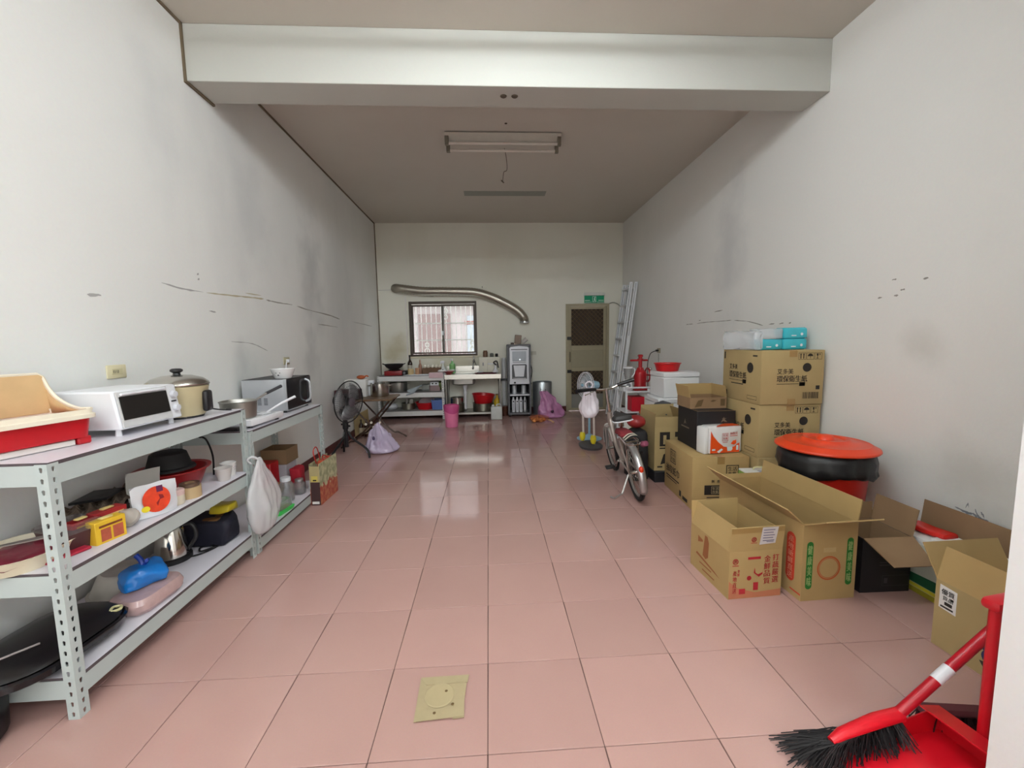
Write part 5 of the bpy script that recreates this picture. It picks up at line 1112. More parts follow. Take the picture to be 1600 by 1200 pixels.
S('paper_board', 'white board with yellow corner standing left of the tall open carton', 'board', G().panel([(1.50, 3.06, 0), (1.60, 3.10, 0), (1.60, 3.13, .52), (1.47, 3.09, .52)], .01), paper)
S('yellow_card', 'yellow card slipped in front of the white board', 'card', G().panel([(1.545, 3.055, .30), (1.59, 3.075, .30), (1.59, 3.085, .47), (1.545, 3.065, .47)], .006), yellow)

# ------------------------------------------------------------------ bicycle (seen from behind, leaning on its stand)
bike = T('bicycle', 'small champagne bicycle with chrome rear mudguard parked beside the cartons', 'bicycle', (1.30, 2.16, 0), R(-3.5))
bike.rotation_euler = (0, R(-8.5), R(-3.5))
mf = mat('champagne_frame', (172, 160, 152), .35, .4); chrome = mat('chrome', (210, 208, 204), .18, 1); greyf = mat('grey_frame', (168, 164, 160), .4, .5)
RW = .245
def wheel(y, seg=36):
    t = P('tyre', G().tube([(0, y+(RW-.021)*math.cos(2*PI*i/seg), RW+(RW-.021)*math.sin(2*PI*i/seg)) for i in range(seg)], .021, 8, closed=True), rubber, bike)
    P('rim', G().tube([(0, y+(RW-.048)*math.cos(2*PI*i/seg), RW+(RW-.048)*math.sin(2*PI*i/seg)) for i in range(seg)], .012, 6, closed=True), greyf, t)
    g = G()
    for i in range(20):
        a = 2*PI*i/20; g.tube([((.025 if i % 2 else -.025), y+.018*math.cos(a+.6), RW+.018*math.sin(a+.6)), (0, y+(RW-.05)*math.cos(a), RW+(RW-.05)*math.sin(a))], .0013, 4)
    P('spokes', g, chrome, t)['kind'] = 'stuff'
    P('hub', G().cyl((-.045, y, RW), (.045, y, RW), .016, seg=10), chrome, t)
wheel(0); FY = .84; wheel(FY)
def arcband(y, r, a0, a1, w_, m, nm, n=18):
    v = []
    for i in range(n+1):
        a = a0+(a1-a0)*i/n
        for dx, dr in ((-w_, -.012), (-w_*.6, .004), (0, .009), (w_*.6, .004), (w_, -.012)): v.append((dx, y+(r+dr)*math.cos(a), RW+(r+dr)*math.sin(a)))
    o = P(nm, G().faces(v, [[i*5+j, i*5+j+1, (i+1)*5+j+1, (i+1)*5+j] for i in range(n) for j in range(4)]), m, bike, ang=60)
    o.modifiers.new('thickness', 'SOLIDIFY').thickness = .002; return o
rf = arcband(0, RW+.012, R(50), R(205), .032, mat('silver_mudguard', (192, 192, 192), .28, .8), 'mudguard')
P('tail_light', G().ball((0, -RW-.008+.012, RW+.10), (.020, .02, .028), 12, 8), mat('red_orange_lens', (216, 56, 24), .2), rf)
arcband(FY, RW+.012, R(0), R(150), .028, mat('pale_mudguard', (214, 210, 204), .4), 'mudguard')
BB = (0, .36, .25)
P('frame', G().tube(smooth([(0, FY-.14, .60), (0, .62, .40), (0, .50, .30), BB], 5), .022, 10).tube([BB, (0, .27, .52)], .018, 10).tube([(-.04, .0, RW), (-.035, .2, .25), (-.03, .36, .25)], .009, 8).tube([(.04, 0, RW), (.035, .2, .25), (.03, .36, .25)], .009, 8).tube([(-.04, 0, RW), (-.03, .26, .47)], .008, 8).tube([(.04, 0, RW), (.03, .26, .47)], .008, 8).cyl((0, FY-.155, .66), (0, FY-.125, .52), .026, seg=12).cyl((-.035, .36, .25), (.035, .36, .25), .024, seg=12), mf, bike)
P('fork', G().tube([(0, FY-.13, .54), (0, FY-.115, .51)], .02, 8).tube(smooth([(-.05, FY-.11, .52), (-.05, FY-.07, .40), (-.048, FY, RW)]), .012, 8).tube(smooth([(.05, FY-.11, .52), (.05, FY-.07, .40), (.048, FY, RW)]), .012, 8).box(-.058, FY-.13, .50, .058, FY-.10, .525, .006), greyf, bike)
P('seat_post', G().cyl((0, .27, .5), (0, .235, .67), .014, seg=10), chrome, bike)
sd = P('saddle', G().prism([(-.02, .17), (.02, .17), (.035, .06), (.085, -.06), (.085, -.11), (.05, -.135), (-.05, -.135), (-.085, -.11), (-.085, -.06), (-.035, .06)], 0, .055).mv(0, .25, .665), mat('black_saddle', (52, 50, 50), .5), bike)
sd.modifiers.new('soft_edges', 'BEVEL').width = .016
P('saddle_piping', G().tube([(x, y+.25, .672) for x, y in [(-.02, .17), (.02, .17), (.035, .06), (.085, -.06), (.085, -.11), (.05, -.135), (-.05, -.135), (-.085, -.11), (-.085, -.06), (-.035, .06)]], .006, 6, closed=True), white, sd)
P('stem', G().tube([(0, FY-.155, .66), (0, FY-.18, .90)], .015, 10), chrome, bike)
tl = R(14)
def hb_(x, dy, dz): return (x*math.cos(tl)+dy*math.sin(tl), FY-.18+x*math.sin(tl)*1+dy*math.cos(tl), .90+dz)
bar = P('handlebar', G().tube(smooth([hb_(-.28, -.07, .045), hb_(-.17, -.02, .03), hb_(-.06, .02, .0), hb_(0, .02, 0), hb_(.06, .02, 0), hb_(.17, -.02, .03), hb_(.28, -.07, .045)]), .0115, 8), chrome, bike)
for s in (-1, 1):
    P('grip', G().tube([hb_(s*.12, -.005, .02), hb_(s*.19, -.03, .033), hb_(s*.31, -.08, .05)], [.016, .018, .019], 10), black, bar)
    P('brake_lever', G().tube(smooth([hb_(s*.12, .02, .015), hb_(s*.15, .06, -.005), hb_(s*.24, .02, -.02)]), .006, 6), chrome, bar)
P('crankset', G().cyl((-.05, .36, .25), (.06, .36, .25), .012, seg=8).tube([(-.055, .36, .25), (-.06, .46, .17)], .009, 6).tube([(.055, .36, .25), (.06, .26, .33)], .009, 6).lathe([(.07, 0), (.07, .005), (0, .005)], (0, 0, 0), 20, Matrix.Translation((.045, .36, .25)) @ Matrix.Rotation(PI/2, 4, 'Y')), chrome, bike)
for x, y, z in ((-.115, .46, .17), (.115, .26, .33)): P('pedal', G().box(x-.045, y-.035, z-.012, x+.045, y+.035, z+.012, .006), black, bike)
rkk = P('rear_rack', G().tube(smooth([(-.05, .2, .535), (-.055, .0, .53), (-.045, -.13, .525), (.045, -.13, .525), (.055, 0, .53), (.05, .2, .535)]), .006, 6).tube([(-.05, -.05, .53), (-.045, 0, RW)], .005, 6).tube([(.05, -.05, .53), (.045, 0, RW)], .005, 6).tube([(-.05, .05, .532), (.05, .05, .532)], .005, 6).tube([(-.052, -.05, .53), (.052, -.05, .53)], .005, 6), chrome, bike)
P('chain_guard', G().panel([(.06, .03, .22), (.06, .36, .20), (.06, .40, .30), (.06, .03, .28)], .008), black, bike)
P('kickstand', G().tube([(-.05, .02, RW-.02), (-.14, -.06, .10), (-.20, .02, .034)], .008, 6).tube([(-.20, .02, .034), (-.22, .06, .036)], .009, 6), greyf, bike)
cb = T('red_cloth', 'dark red cloth draped over the bicycle rack behind the saddle', 'cloth', (1.225, 2.34, .531), R(-3.5))
P('cloth', G().box(-.055, -.12, 0, .055, .10, .045, .015, 2).sub(1).crumple(.016, 18, 5, lambda c: c.z > .008), mat('dark_red_cloth', (136, 40, 48), .85), cb)
sc = T('striped_strap', 'black and cream striped strap coiled on the back of the bicycle rack', 'strap', (1.235, 2.13, .534), R(-3.5))
for k in range(4): P('strap_loop', G().tube(smooth([(-.06, -.02+k*.028, .0), (-.02, -.03+k*.03, .035), (.03, -.02+k*.028, .035), (.06, -.01+k*.025, .0)]), .009, 6), mat('cream_strap', (214, 204, 184), .7) if k % 2 else blackm, sc)
S('purple_cloth', 'mauve cloth end hanging at the right of the bicycle rack', 'cloth', G().ball((0, 0, .0), (.035, .06, .022), 12, 8).crumple(.012, 24, 2), mat('mauve_cloth', (130, 62, 84), .85), (1.335, 2.12, .50), R(-20))
bg2 = T('black_backpack', 'black soft bag resting against the right side of the bicycle', 'bag', (1.485, 2.70, 0))
P('bag_body', G().box(-.10, -.12, 0, .08, .12, .50, .05, 3).sub(1).crumple(.03, 8, 9, lambda c: c.z > .03), mat('black_nylon', (30, 28, 30), .7), bg2)
S('red_helmet', 'dull red rounded case on the black soft bag behind the saddle', 'case', G().ball((0, 0, .06), (.09, .10, .065), 18, 12), mat('dull_red', (140, 34, 34), .45), (1.475, 2.72, .515))
hbag = T('shopping_bag', 'white and pinkish plastic shopping bag hanging from the bicycle handlebar', 'bag', (1.055, 2.93, .03))
g = bag_shape([(0, .555), (.05, .558), (.08, .59), (.09, .65), (.086, .72), (.068, .80), (.045, .845), (.02, .868), (0, .87)], 6, 1.0, .7, 4, .2, .022, (0, 0), 44, .0)
P('bag_body', g, mat('white_pink_film', (240, 232, 240), .25, alpha=.88, coat=.3), hbag, ang=70)
P('bag_handles', G().tube(smooth([(-.02, 0, .85), (-.035, .0, .905), (.0, .0, .93), (.035, 0, .9), (.02, 0, .85)]), .008, 6), mat('white_pink_film', (240, 232, 240), .25, alpha=.88, coat=.3), hbag)
for z in (.835, .80): P('eyelet', G().ball((.0, -.04, z), (.012, .008, .012), 8, 6), ink, hbag)

# pale blue fan behind the bicycle, and a toy stand
bf = T('pedestal_fan', 'pale blue pedestal fan with white wire cage behind the bicycle handlebar', 'fan', (1.42, 4.42, 0))
pblue = mat('pale_blue_plastic', (150, 190, 210), .4)
P('base', G().lathe([(0, 0), (.17, 0), (.175, .012), (.06, .05), (.03, .07), (0, .07)], seg=28), pblue, bf)
P('pole', G().cyl((0, 0, .06), (0, 0, .66), .016, seg=10), pblue, bf)
hb2 = Vector((0, 0, .76)); ax2 = Vector((-.93, -.36, .05)).normalized(); M2 = Matrix.Translation(hb2) @ ax2.to_track_quat('Z', 'Y').to_matrix().to_4x4()
P('motor', G().lathe([(0, -.15), (.05, -.14), (.062, -.08), (.06, -.02), (.04, 0), (0, 0)], (0, 0, 0), 18, M2).cyl((0, 0, .66), (.0, 0, .74), .025, seg=10), pblue, bf)
g = G()
for r_, z in ((.18, .05), (.178, .08), (.12, .105), (.06, .115)): g.tube([M2 @ Vector((r_*math.cos(2*PI*i/32), r_*math.sin(2*PI*i/32), z)) for i in range(32)], .004 if r_ > .15 else .002, 5, closed=True)
for i in range(36):
    a = 2*PI*i/36
    for pts in ([(.03, .117), (.11, .108), (.18, .065)], [(.04, .0), (.12, .015), (.18, .065)]): g.tube([M2 @ Vector((r_*math.cos(a), r_*math.sin(a), z)) for r_, z in pts], .0016, 4)
P('cage', g, white, bf)['kind'] = 'stuff'
for k in range(3):
    v = []
    for i in range(6):
        a = k*2*PI/3+i/5*1.6
        for r_ in (.03, .1, .155): v.append(M2 @ Vector((r_*math.cos(a), r_*math.sin(a), .05+.03*(i/5-.5))))
    P('fan_blade', G().faces(v, [[i*3+j, i*3+j+1, i*3+j+4, i*3+j+3] for i in range(5) for j in range(2)]), mat('clear_grey_blade', (170, 182, 188), .2, alpha=.8), bf).modifiers.new('thickness', 'SOLIDIFY').thickness = .003
P('hub_cap', G().ball(M2 @ Vector((0, 0, .115)), .022, 10, 8), pblue, bf)
ts = T('toy_stand', 'low dark footed stand of two white tubes with yellow clamps behind the bicycle', 'stand', (1.33, 3.98, 0))
P('deck', loft(G(), [(oval(.14, .2, 24, 2.2), .0), (oval(.15, .21, 24, 2.2), .03), (oval(.11, .17, 24, 2.2), .05)], True, True), mat('dark_grey_deck', (74, 72, 74), .6), ts)
for x, y in ((-.06, .14), (.035, -.06)):
    tb2 = P('tube', G().cyl((x, y, .045), (x-.01, y, .42), .014, seg=10), mat('pinkish_white_tube', (214, 200, 194), .4), ts)
    P('clamp', G().lathe([(.022, 0), (.036, .03), (.04, .07), (.028, .11), (.018, .11), (.018, 0), (.022, 0)], (x-.02, y-.02, .06), 14), yellow, ts)

# ------------------------------------------------------------------ cartons along the right wall
st0 = T('tissue_carton', 'lowest tan carton of the wall stack mostly hidden behind the orange print carton', 'box', (2.115, 1.795, 0), R(-1))
stack = []
def aicarton(label, z, x=2.105, y=1.80, rz=-2):
    t = T('tissue_carton', label, 'box', (x, y, z), R(rz), None)
    W, D, Hh = .49, .55, .417
    P('carton', G().box(0, 0, 0, W, D, Hh, .006, 2), card2, t)
    P('tape_strip', G().box(W*.5-.03, -.001, Hh-.05, W*.5+.03, D+.001, Hh+.0007), tape_m, t); P('tape_strip', G().box(W*.5-.03, -.001, 0, W*.5+.03, .01, .045), tape_m, t)
    pr = Pr((0, 0, 0), (1, 0, 0), (0, 0, 1))
    pr.text('艾多美', .125, .235, .125, .042).text('環保衛生紙', .125, .175, .235, .05).rect(.125, .158, .17, .004).pill(.30, .150, .045, .016)
    pr.bars(.33, .045, .125, .05, 18, 3).rect(.43, .115, .03, .03)
    x0 = .285
    for k in range(3): pr.frame(x0+k*.062, .345, .057, .052, .0022)
    pr.rect(x0+.014, .352, .007, .036).rect(x0+.036, .352, .007, .036).poly([(x0+.010, .382), (x0+.0175, .394), (x0+.025, .382)]).poly([(x0+.032, .382), (x0+.0395, .394), (x0+.047, .382)])
    pr.poly([(x0+.062+.008, .37)]+[(x0+.0905+.021*math.cos(PI-PI*i/8), .37+.021*math.sin(PI*i/8)) for i in range(9)]).rect(x0+.0895, .353, .003, .02)
    pr.poly([(x0+.124+.014, .39), (x0+.124+.030, .39), (x0+.124+.026, .372), (x0+.124+.018, .372)]).rect(x0+.124+.02, .355, .004, .02).rect(x0+.124+.014, .352, .017, .004).rect(x0+.124+.037, .378, .006, .012)
    pr.done('printed_text', ink, t)
    pr = Pr((0, 0, 0), (1, 0, 0), (0, 0, 1)); pr.disc(.355, .285, .034); pr.done('printed_disc', ink, t)
    pr = Pr((0, D, 0), (0, -1, 0), (0, 0, 1))
    pr.text('艾多美', .11, .255, .12, .045).text('環保衛生紙', .11, .185, .25, .055).rect(.11, .165, .20, .004).pill(.31, .155, .05, .018).rect(.14, .135, .18, .008).frame(.38, .03, .13, .03, .003).rect(.44, .37, .06, .012).rect(.02, .34, .02, .06).rect(.02, .03, .06, .04)
    pr.done('printed_text', ink, t)
    pr = Pr((0, D, 0), (0, -1, 0), (0, 0, 1)); pr.disc(.41, .28, .042); pr.done('printed_disc', ink, t)
    return t
P('carton', G().box(0, 0, 0, .48, .54, .444, .006), card2, st0)
aicarton('tan tissue carton in the middle of the wall stack under the topmost one', .445, 2.112, 1.80, -1)
aicarton('topmost tan tissue carton carrying the teal packs', .863, 2.105, 1.79, -2)
# teal packs in clear wrap
teal = mat('teal_film', (64, 190, 206), .25, var=.1, coat=.2)
def pack(label, x, z):
    t = T('tissue_pack', label, 'tissue pack', (x, 1.93, z))
    P('pack', G().box(0, 0, 0, .20, .12, .086, .016, 2).sub(1).crumple(.004, 20, int(x*100)), teal, t)
    pr = Pr((0, -.003, 0), (1, 0, 0), (0, 0, 1), .004); pr.disc(.145, .035, .011).rect(.06, .02, .04, .008); pr.done('print', mat('white_print', (226, 240, 244), .5), t)
zt = 1.2815
pack('lower left teal tissue pack on the topmost carton', 2.17, zt); pack('lower right teal tissue pack on the topmost carton', 2.373, zt); pack('upper teal tissue pack stacked on the lower right one', 2.373, zt+.087)
cwr = T('clear_wrap', 'clear plastic wrapping spilling left of the teal tissue packs', 'plastic wrap', (2.17, 2.0, zt))
clr = mat('crinkled_clear_film', (232, 238, 242), .08, alpha=.42, coat=.8, var=.02)
P('film', G().box(-.07, -.14, 0.002, -.004, .32, .15, .02, 2).sub(3).crumple(.02, 14, 3, lambda c: c.z > .004 and c.x < -.01).crumple(.012, 34, 6, lambda c: c.z > .004 and c.x < -.01), clr, cwr)
P('top_film', G().box(.0, -.075, .088, .20, .06, .168, .012, 2).sub(2).crumple(.012, 22, 5, lambda c: c.z > .092), clr, cwr)

# carton E with orange toilet-tissue pack, black carton, small open carton
e_ = T('paper_carton', 'tan carton with black square logo under the black carton and orange pack', 'box', (1.642, 1.895, 0), R(-3.5))
EW, ED, EH = .455, .61, .437
P('carton', G().box(0, 0, 0, EW, ED, EH, .006, 2), card, e_)
P('tape_strip', G().box(EW/2-.03, -.001, EH-.06, EW/2+.03, ED+.001, EH+.0007), tape_m, e_)
pr = Pr((0, 0, 0), (1, 0, 0), (0, 0, 1))
pr.frame(.27, .27, .10, .10, .006).text('生活', .285, .322, .07, .034).text('市集', .285, .282, .07, .034)
for k in range(4): pr.text('無塵酥包'[k], .155+k*.045, .225, .026, .024)
pr.rect(.10, .125, .31, .08).rect(.12, .10, .28, .008).rect(.12, .085, .28, .006).rect(.12, .07, .28, .008).rect(.12, .055, .28, .006)
pr.done('printed_text', ink, e_)
pr = Pr((0, 0, 0), (1, 0, 0), (0, 0, 1), .0024); pr.frame(.155, .135, .065, .06, .003).text('生活', .163, .166, .05, .022).text('市集', .163, .140, .05, .022).text('抽取式', .235, .160, .15, .036).rect(.235, .145, .15, .004); pr.done('reversed_text', mat('light_print', (186, 164, 124), .8), e_)
pr = Pr((0, 0, 0), (1, 0, 0), (0, 0, 1), .0028); pr.poly([(.08, .03), (.22, .045), (.215, .08), (.075, .065)]); pr.done('white_label', paper, e_)
pr = Pr((0, ED, 0), (0, -1, 0), (0, 0, 1))
pr.frame(.14, .27, .13, .12, .007).text('生活', .155, .333, .10, .042).text('市集', .155, .283, .10, .042).text('抽取紙巾', .05, .165, .30, .075).rect(.05, .125, .30, .012).rect(.06, .105, .24, .008).rect(.36, .03, .04, .05).rect(.43, .025, .10, .03)
pr.done('printed_text', ink, e_)
bc = T('black_carton', 'matt black carton standing on the square logo carton', 'box', (1.768, 2.085, .4385), R(-2))
BW, BD, BH = .325, .385, .335
P('carton', G().box(0, 0, 0, BW, BD, BH, .004), bk, bc)
P('top_edge', G().box(0, 0, BH, BW, .006, BH+.002).box(0, 0, BH, .006, BD, BH+.002), card_dark, bc)
pr = Pr((0, 0, 0), (1, 0, 0), (0, 0, 1)); pr.poly([(.20, .235), (.215, .265), (.225, .285), (.235, .262), (.255, .24), (.232, .244), (.222, .25)]).rect(.21, .27, .035, .004); pr.done('printed_crown', mat('dull_gold', (120, 110, 92), .5), bc)
pr = Pr((0, BD, 0), (0, -1, 0), (0, 0, 1)); pr.poly([(.13, .18), (.145, .21), (.155, .235), (.165, .21), (.18, .19), (.155, .196)]).rect(.08, .155, .16, .012); pr.done('printed_mark', mat('dull_gold', (120, 110, 92), .5), bc)
oc = open_carton('small_open_carton', 'small open brown carton with worn print on the black carton', 1.765, 2.21, .7755, .325, .245, .095, card_dark, [('back', .10, -4, 0), ('left', .105, 12, .0), ('right', .10, -6, 0)], fm=card)
pr = Pr((0, 0, 0), (1, 0, 0), (0, 0, 1)); pr.rect(.27, .02, .04, .06).poly([(.04, .01), (.1, .02), (.12, .08), (.07, .07)]).poly([(.18, .06), (.2, .075), (.23, .07), (.25, .08), (.22, .06), (.2, .055)]); pr.done('worn_print', ink_brown, oc)
tp = T('tissue_bundle', 'white and orange wrapped tissue bundle on the front of the square logo carton', 'tissue pack', (1.765, 1.955, .4385), R(7))
TW, TD, TH = .34, .11, .222
P('paper_block', G().box(0, 0, 0, .045, TD, TH, .012, 2), mat('bright_white_wrap', (238, 238, 236), .5), tp)
P('bundle', G().box(.04, -.004, 0, TW, TD+.004, TH+.004, .016, 2).sub(1).crumple(.005, 18, 4, lambda c: c.z > .01), mat('white_film2', (234, 232, 230), .25, coat=.3), tp)
orp = mat('orange_print', (240, 86, 28), .35)
pr = Pr((0, -.006, 0), (1, 0, 0), (0, 0, 1), .003)
pr.poly([(.05, .008), (.315, .008), (.315, .085), (.29, .075), (.27, .055), (.22, .05), (.17, .06), (.12, .10), (.075, .15), (.052, .195)]); pr.poly([(.235, .08), (.255, .105), (.285, .11), (.285, .08), (.265, .07)])
pr.done('orange_wave', orp, tp)
pr = Pr((0, -.006, TH), (1, 0, 0), (0, 1, 0), .006); pr.poly([(.10, .0), (.32, .005), (.32, .11), (.22, .09), (.12, .02)]); pr.done('orange_top', orp, tp)
pr = Pr((0, -.006, 0), (1, 0, 0), (0, 0, 1), .004); pr.frame(.155, .105, .055, .065, .003).text('生活', .162, .142, .042, .02).text('市集', .162, .116, .042, .02).rect(.16, .092, .045, .004).text('抽取式', .225, .155, .07, .022).rect(.225, .143, .07, .005); pr.done('red_text', mat('salmon_red_print', (206, 88, 84), .5), tp)
pr = Pr((0, -.006, 0), (1, 0, 0), (0, 0, 1), .0045); pr.poly([(.11, .02), (.15, .045), (.165, .035), (.13, .008)]).poly([(.205, .02), (.2, .055), (.25, .055), (.252, .035), (.24, .02)]).rect(.285, .025, .02, .04).rect(.065, .03, .03, .014); pr.done('white_print', mat('white_print', (226, 240, 244), .5), tp)
wg = T('white_green_box', 'flat white box with green side and pale handle behind the tall carton', 'box', (1.945, 1.635, 0), R(-2))
P('carton', G().box(0, 0, 0, .30, .145, .375, .004), mat('white_gloss_card', (226, 228, 222), .35), wg)
pr = Pr((0, .145, 0), (0, -1, 0), (0, 0, 1)); pr.rect(.004, .2, .137, .165); pr.done('green_side', mat('leaf_green_print', (128, 164, 70), .5), wg)
pr = Pr((0, 0, .375), (1, 0, 0), (0, 1, 0)); pr.rect(.1, .03, .16, .02).rect(.1, .06, .12, .012); pr.done('printed_lines', mat('grey_print', (150, 156, 170), .6), wg)
P('handle', G().tube(smooth([(.09, .1, .375), (.1, .1, .392), (.16, .1, .392), (.17, .1, .375)]), .007, 6), mat('pale_yellow_handle', (216, 210, 160), .5), wg)

# lidded bin
bn = T('lidded_bin', 'big orange red round bin with black liner and orange lid at the right wall', 'bin', (2.235, 1.30, 0))
P('body', G().lathe([(0, 0), (.19, 0), (.196, .012), (.238, .60), (.248, .615), (.248, .63), (.232, .625), (.19, .02), (0, .015)], seg=44), mat('orange_red_bin', (214, 44, 32), .35), bn)
g = G().lathe([(.24, .655), (.258, .65), (.27, .60), (.268, .56), (.274, .525), (.26, .50), (.245, .505)], seg=60)
for v in g.bm.verts:
    a = math.atan2(v.co.y, v.co.x); k = (.66-v.co.z)*6
    f = 1+.03*k*math.sin(a*9)+.02*k*math.sin(a*17+1); v.co.x *= f; v.co.y *= f; v.co.z += .02*k*math.sin(a*3+.6)
g.crumple(.012, 16, 8, lambda c: c.z < .62)
for v in g.bm.verts:
    r_ = math.hypot(v.co.x, v.co.y)
    if r_ > .30: v.co.x *= .30/r_; v.co.y *= .30/r_
P('liner', g, mat('black_liner_film', (20, 20, 22), .4), bn, ang=70)
P('lid', G().lathe([(.24, .655), (.28, .655), (.286, .663), (.283, .672), (.258, .685), (.238, .698), (.226, .694), (.14, .706), (.125, .72), (.108, .72), (.095, .71), (.052, .712), (.04, .733), (.026, .74), (0, .741)], seg=56).mv(0, 0, .0), orange, bn)

# front row: small open carton A, tall open carton B, black carton C, carton D, carton G
a_ = open_carton('mushroom_carton', 'small open carton with red printing at the front of the row', 1.272, .745, 0, .30, .375, .262, card, [('front', .135, 5, .0), ('left', .135, -16, .0), ('back', .135, 4, 0), ('right', .10, 3, .0)], R(3), th=.006, fm=card)
redink = mat('red_box_ink', (176, 34, 44), .7)
pr = Pr((0, 0, 0), (1, 0, 0), (0, 0, 1))
pr.column('打蔬嚴選', .245, .075, .036, .165).column('金鮮品質', .198, .07, .036, .165)
pr.ring(.035, .208, .016, .004).text('農', .026, .2, .018, .018).rect(.018, .183, .036, .004).column('產地直送', .022, .03, .022, .13).column('鮮', .048, .125, .013, .02).column('食', .048, .145, .013, .02)
pr.rect(.105, .215, .072, .014).disc(.115, .112, .013).rect(.14, .042, .028, .044).rect(.06, .025, .035, .03).poly([(.14, .14), (.145, .17), (.15, .14), (.165, .13), (.19, .14), (.195, .17), (.19, .13), (.17, .115)])
pr.done('printed_text', redink, a_)
pr = Pr((0, 0, 0), (1, 0, 0), (0, 0, 1), .0008); pr.poly([(.002, .002), (.298, .002), (.298, .04), (.15, .03), (.1, .045), (.05, .06), (.002, .1)]); pr.done('pink_tint', mat('pinkish_print', (186, 116, 84), .8), a_)
pr = Pr((0, .375, 0), (0, -1, 0), (0, 0, 1)); pr.poly([(.13, .12), (.15, .25), (.175, .25), (.19, .22), (.185, .13), (.16, .11)]).poly([(.08, .18), (.13, .2), (.13, .21), (.08, .22)]).poly([(.06, .1), (.25, .075), (.30, .07), (.25, .085), (.07, .115)]).rect(.1, .06, .12, .008).rect(.13, .03, .12, .008); pr.done('faded_print', mat('faded_red_brown', (150, 92, 52), .8), a_)
fl = [c for c in a_.children if c.name.startswith('flap')]
P('tape_strip', Pr((0, 0, .262), (1, 0, 0), (0, -math.sin(R(5)), math.cos(R(5))), .0015).rect(.002, .105, .296, .026).g, tape_m, fl[0])
pr = Pr((0, 0, .262), (1, 0, 0), (0, -math.sin(R(5)), math.cos(R(5))), .0022); pr.poly([(.162, .035), (.252, .04), (.262, .133), (.172, .133)]); pr.done('shipping_label', mat('label_paper', (206, 198, 196), .7), fl[0])
pr = Pr((0, 0, .262), (1, 0, 0), (0, -math.sin(R(5)), math.cos(R(5))), .003)
for k in range(5): pr.rect(.178, .055+k*.015, .065-.008*(k % 2), .005)
pr.rect(.2, .048, .04, .004); pr.done('label_lines', mat('label_ink', (120, 112, 136), .7), fl[0])
pr = Pr((0, 0, .262), (1, 0, 0), (0, -math.sin(R(5)), math.cos(R(5))), .0015); pr.ring(.13, .066, .014, .004).text('農', .122, .058, .016, .016).rect(.114, .045, .035, .003); pr.done('printed_mark', redink, fl[0])
S('electric_cable_coil', 'white and dark cable ends lying inside the small open carton', 'cable', G().tube(smooth([(0, 0, 0), (.03, .04, .03), (.02, .1, .09), (.06, .12, .06)]), .006, 6).tube(smooth([(.04, 0, 0), (.06, .05, .06), (.05, .11, .10)]), .005, 6).box(-.06, -.06, -.10, .09, .16, .0, .01), mat('white_grey_cable', (206, 210, 204), .5), (1.42, .90, .107))

b_ = open_carton('tall_carton', 'tall open carton with green and red pill prints in the middle of the front row', 1.636, .700, 0, .305, .745, .415, card, [('front', .15, 62, .0), ('left', .13, 48, .0), ('right', .12, 8, .0), ('back', .03, 12, .0)], R(2), th=.006, fm=card)
gink = mat('green_ink', (38, 116, 40), .7); rink = mat('red_ink2', (196, 62, 38), .7)
pr = Pr((0, 0, 0), (1, 0, 0), (0, 0, 1)); pr.pill(.022, .065, .036, .26); pr.done('green_pill', gink, b_); pr = Pr((0, 0, 0), (1, 0, 0), (0, 0, 1)); pr.pill(.247, .075, .036, .26); pr.done('green_pill', gink, b_)
pr = Pr((0, 0, 0), (1, 0, 0), (0, 0, 1), .002); pr.column('健康美味', .028, .08, .024, .23).column('健康美味', .253, .09, .024, .23); pr.done('pill_text', mat('pale_green_text', (150, 176, 110), .8), b_)
pr = Pr((0, 0, 0), (1, 0, 0), (0, 0, 1)); pr.ring(.15, .175, .066, .008).ring(.15, .175, .055, .003); pr.done('printed_ring', mat('orange_brown_ink', (186, 90, 44), .7), b_)
pr = Pr((0, 0, 0), (1, 0, 0), (0, 0, 1)); pr.rect(.115, .262, .07, .025); pr.done('pale_patch', mat('pale_tan_patch', (186, 160, 112), .8), b_)
pr = Pr((0, .745, 0), (0, -1, 0), (0, 0, 1)); pr.pill(.635, .075, .062, .27).rect(.67, .03, .074, .008); pr.done('red_pill', rink, b_)
pr = Pr((0, .745, 0), (0, -1, 0), (0, 0, 1), .002); pr.column('產地新鮮直送', .648, .09, .036, .24); pr.done('pill_text', mat('pale_red_text', (226, 150, 120), .8), b_)
P('hand_hole', Pr((0, .745, 0), (0, -1, 0), (0, 0, 1), .0015).disc(.55, .2, .05, .022).g, mat('hole_dark', (44, 32, 22), .9), b_)

c_ = open_carton('black_open_carton', 'black open carton with brown inner flaps right of the tall carton', 2.005, .745, 0, .275, .25, .305, bk, [('front', .17, 118, .03), ('right', .15, 10, .0), ('back', .10, 2, .0)], R(-1), inner=card_dark, fm=card_dark)
P('lining', G().box(.007, .240, .02, .268, .244, .304).box(.266, .01, .02, .269, .240, .304).box(.0055, .01, .02, .008, .240, .304), card_dark, c_)
pr = Pr((0, 0, 0), (1, 0, 0), (0, 0, 1)); pr.frame(.12, .035, .15, .06, .002).rect(.13, .05, .02, .03).rect(.1, .15, .06, .006).rect(.1, .165, .04, .006); pr.done('grey_print', mat('dark_grey_print', (66, 64, 66), .6), c_)
d_ = open_carton('flower_carton', 'tan open carton with navy flower print beside the red dustpan handle', 2.008, -.02, 0, .37, .395, .305, card2, [('left', .15, -13, .0), ('back', .15, 28, .0), ('right', .14, 4, 0)], R(1), fm=card, th=.006)
pr = Pr((0, .395, 0), (0, -1, 0), (0, 0, 1)); pr.poly([(.018, .185), (.018, .29), (.085, .285), (.085, .18)]); pr.done('white_sticker', paper, d_)
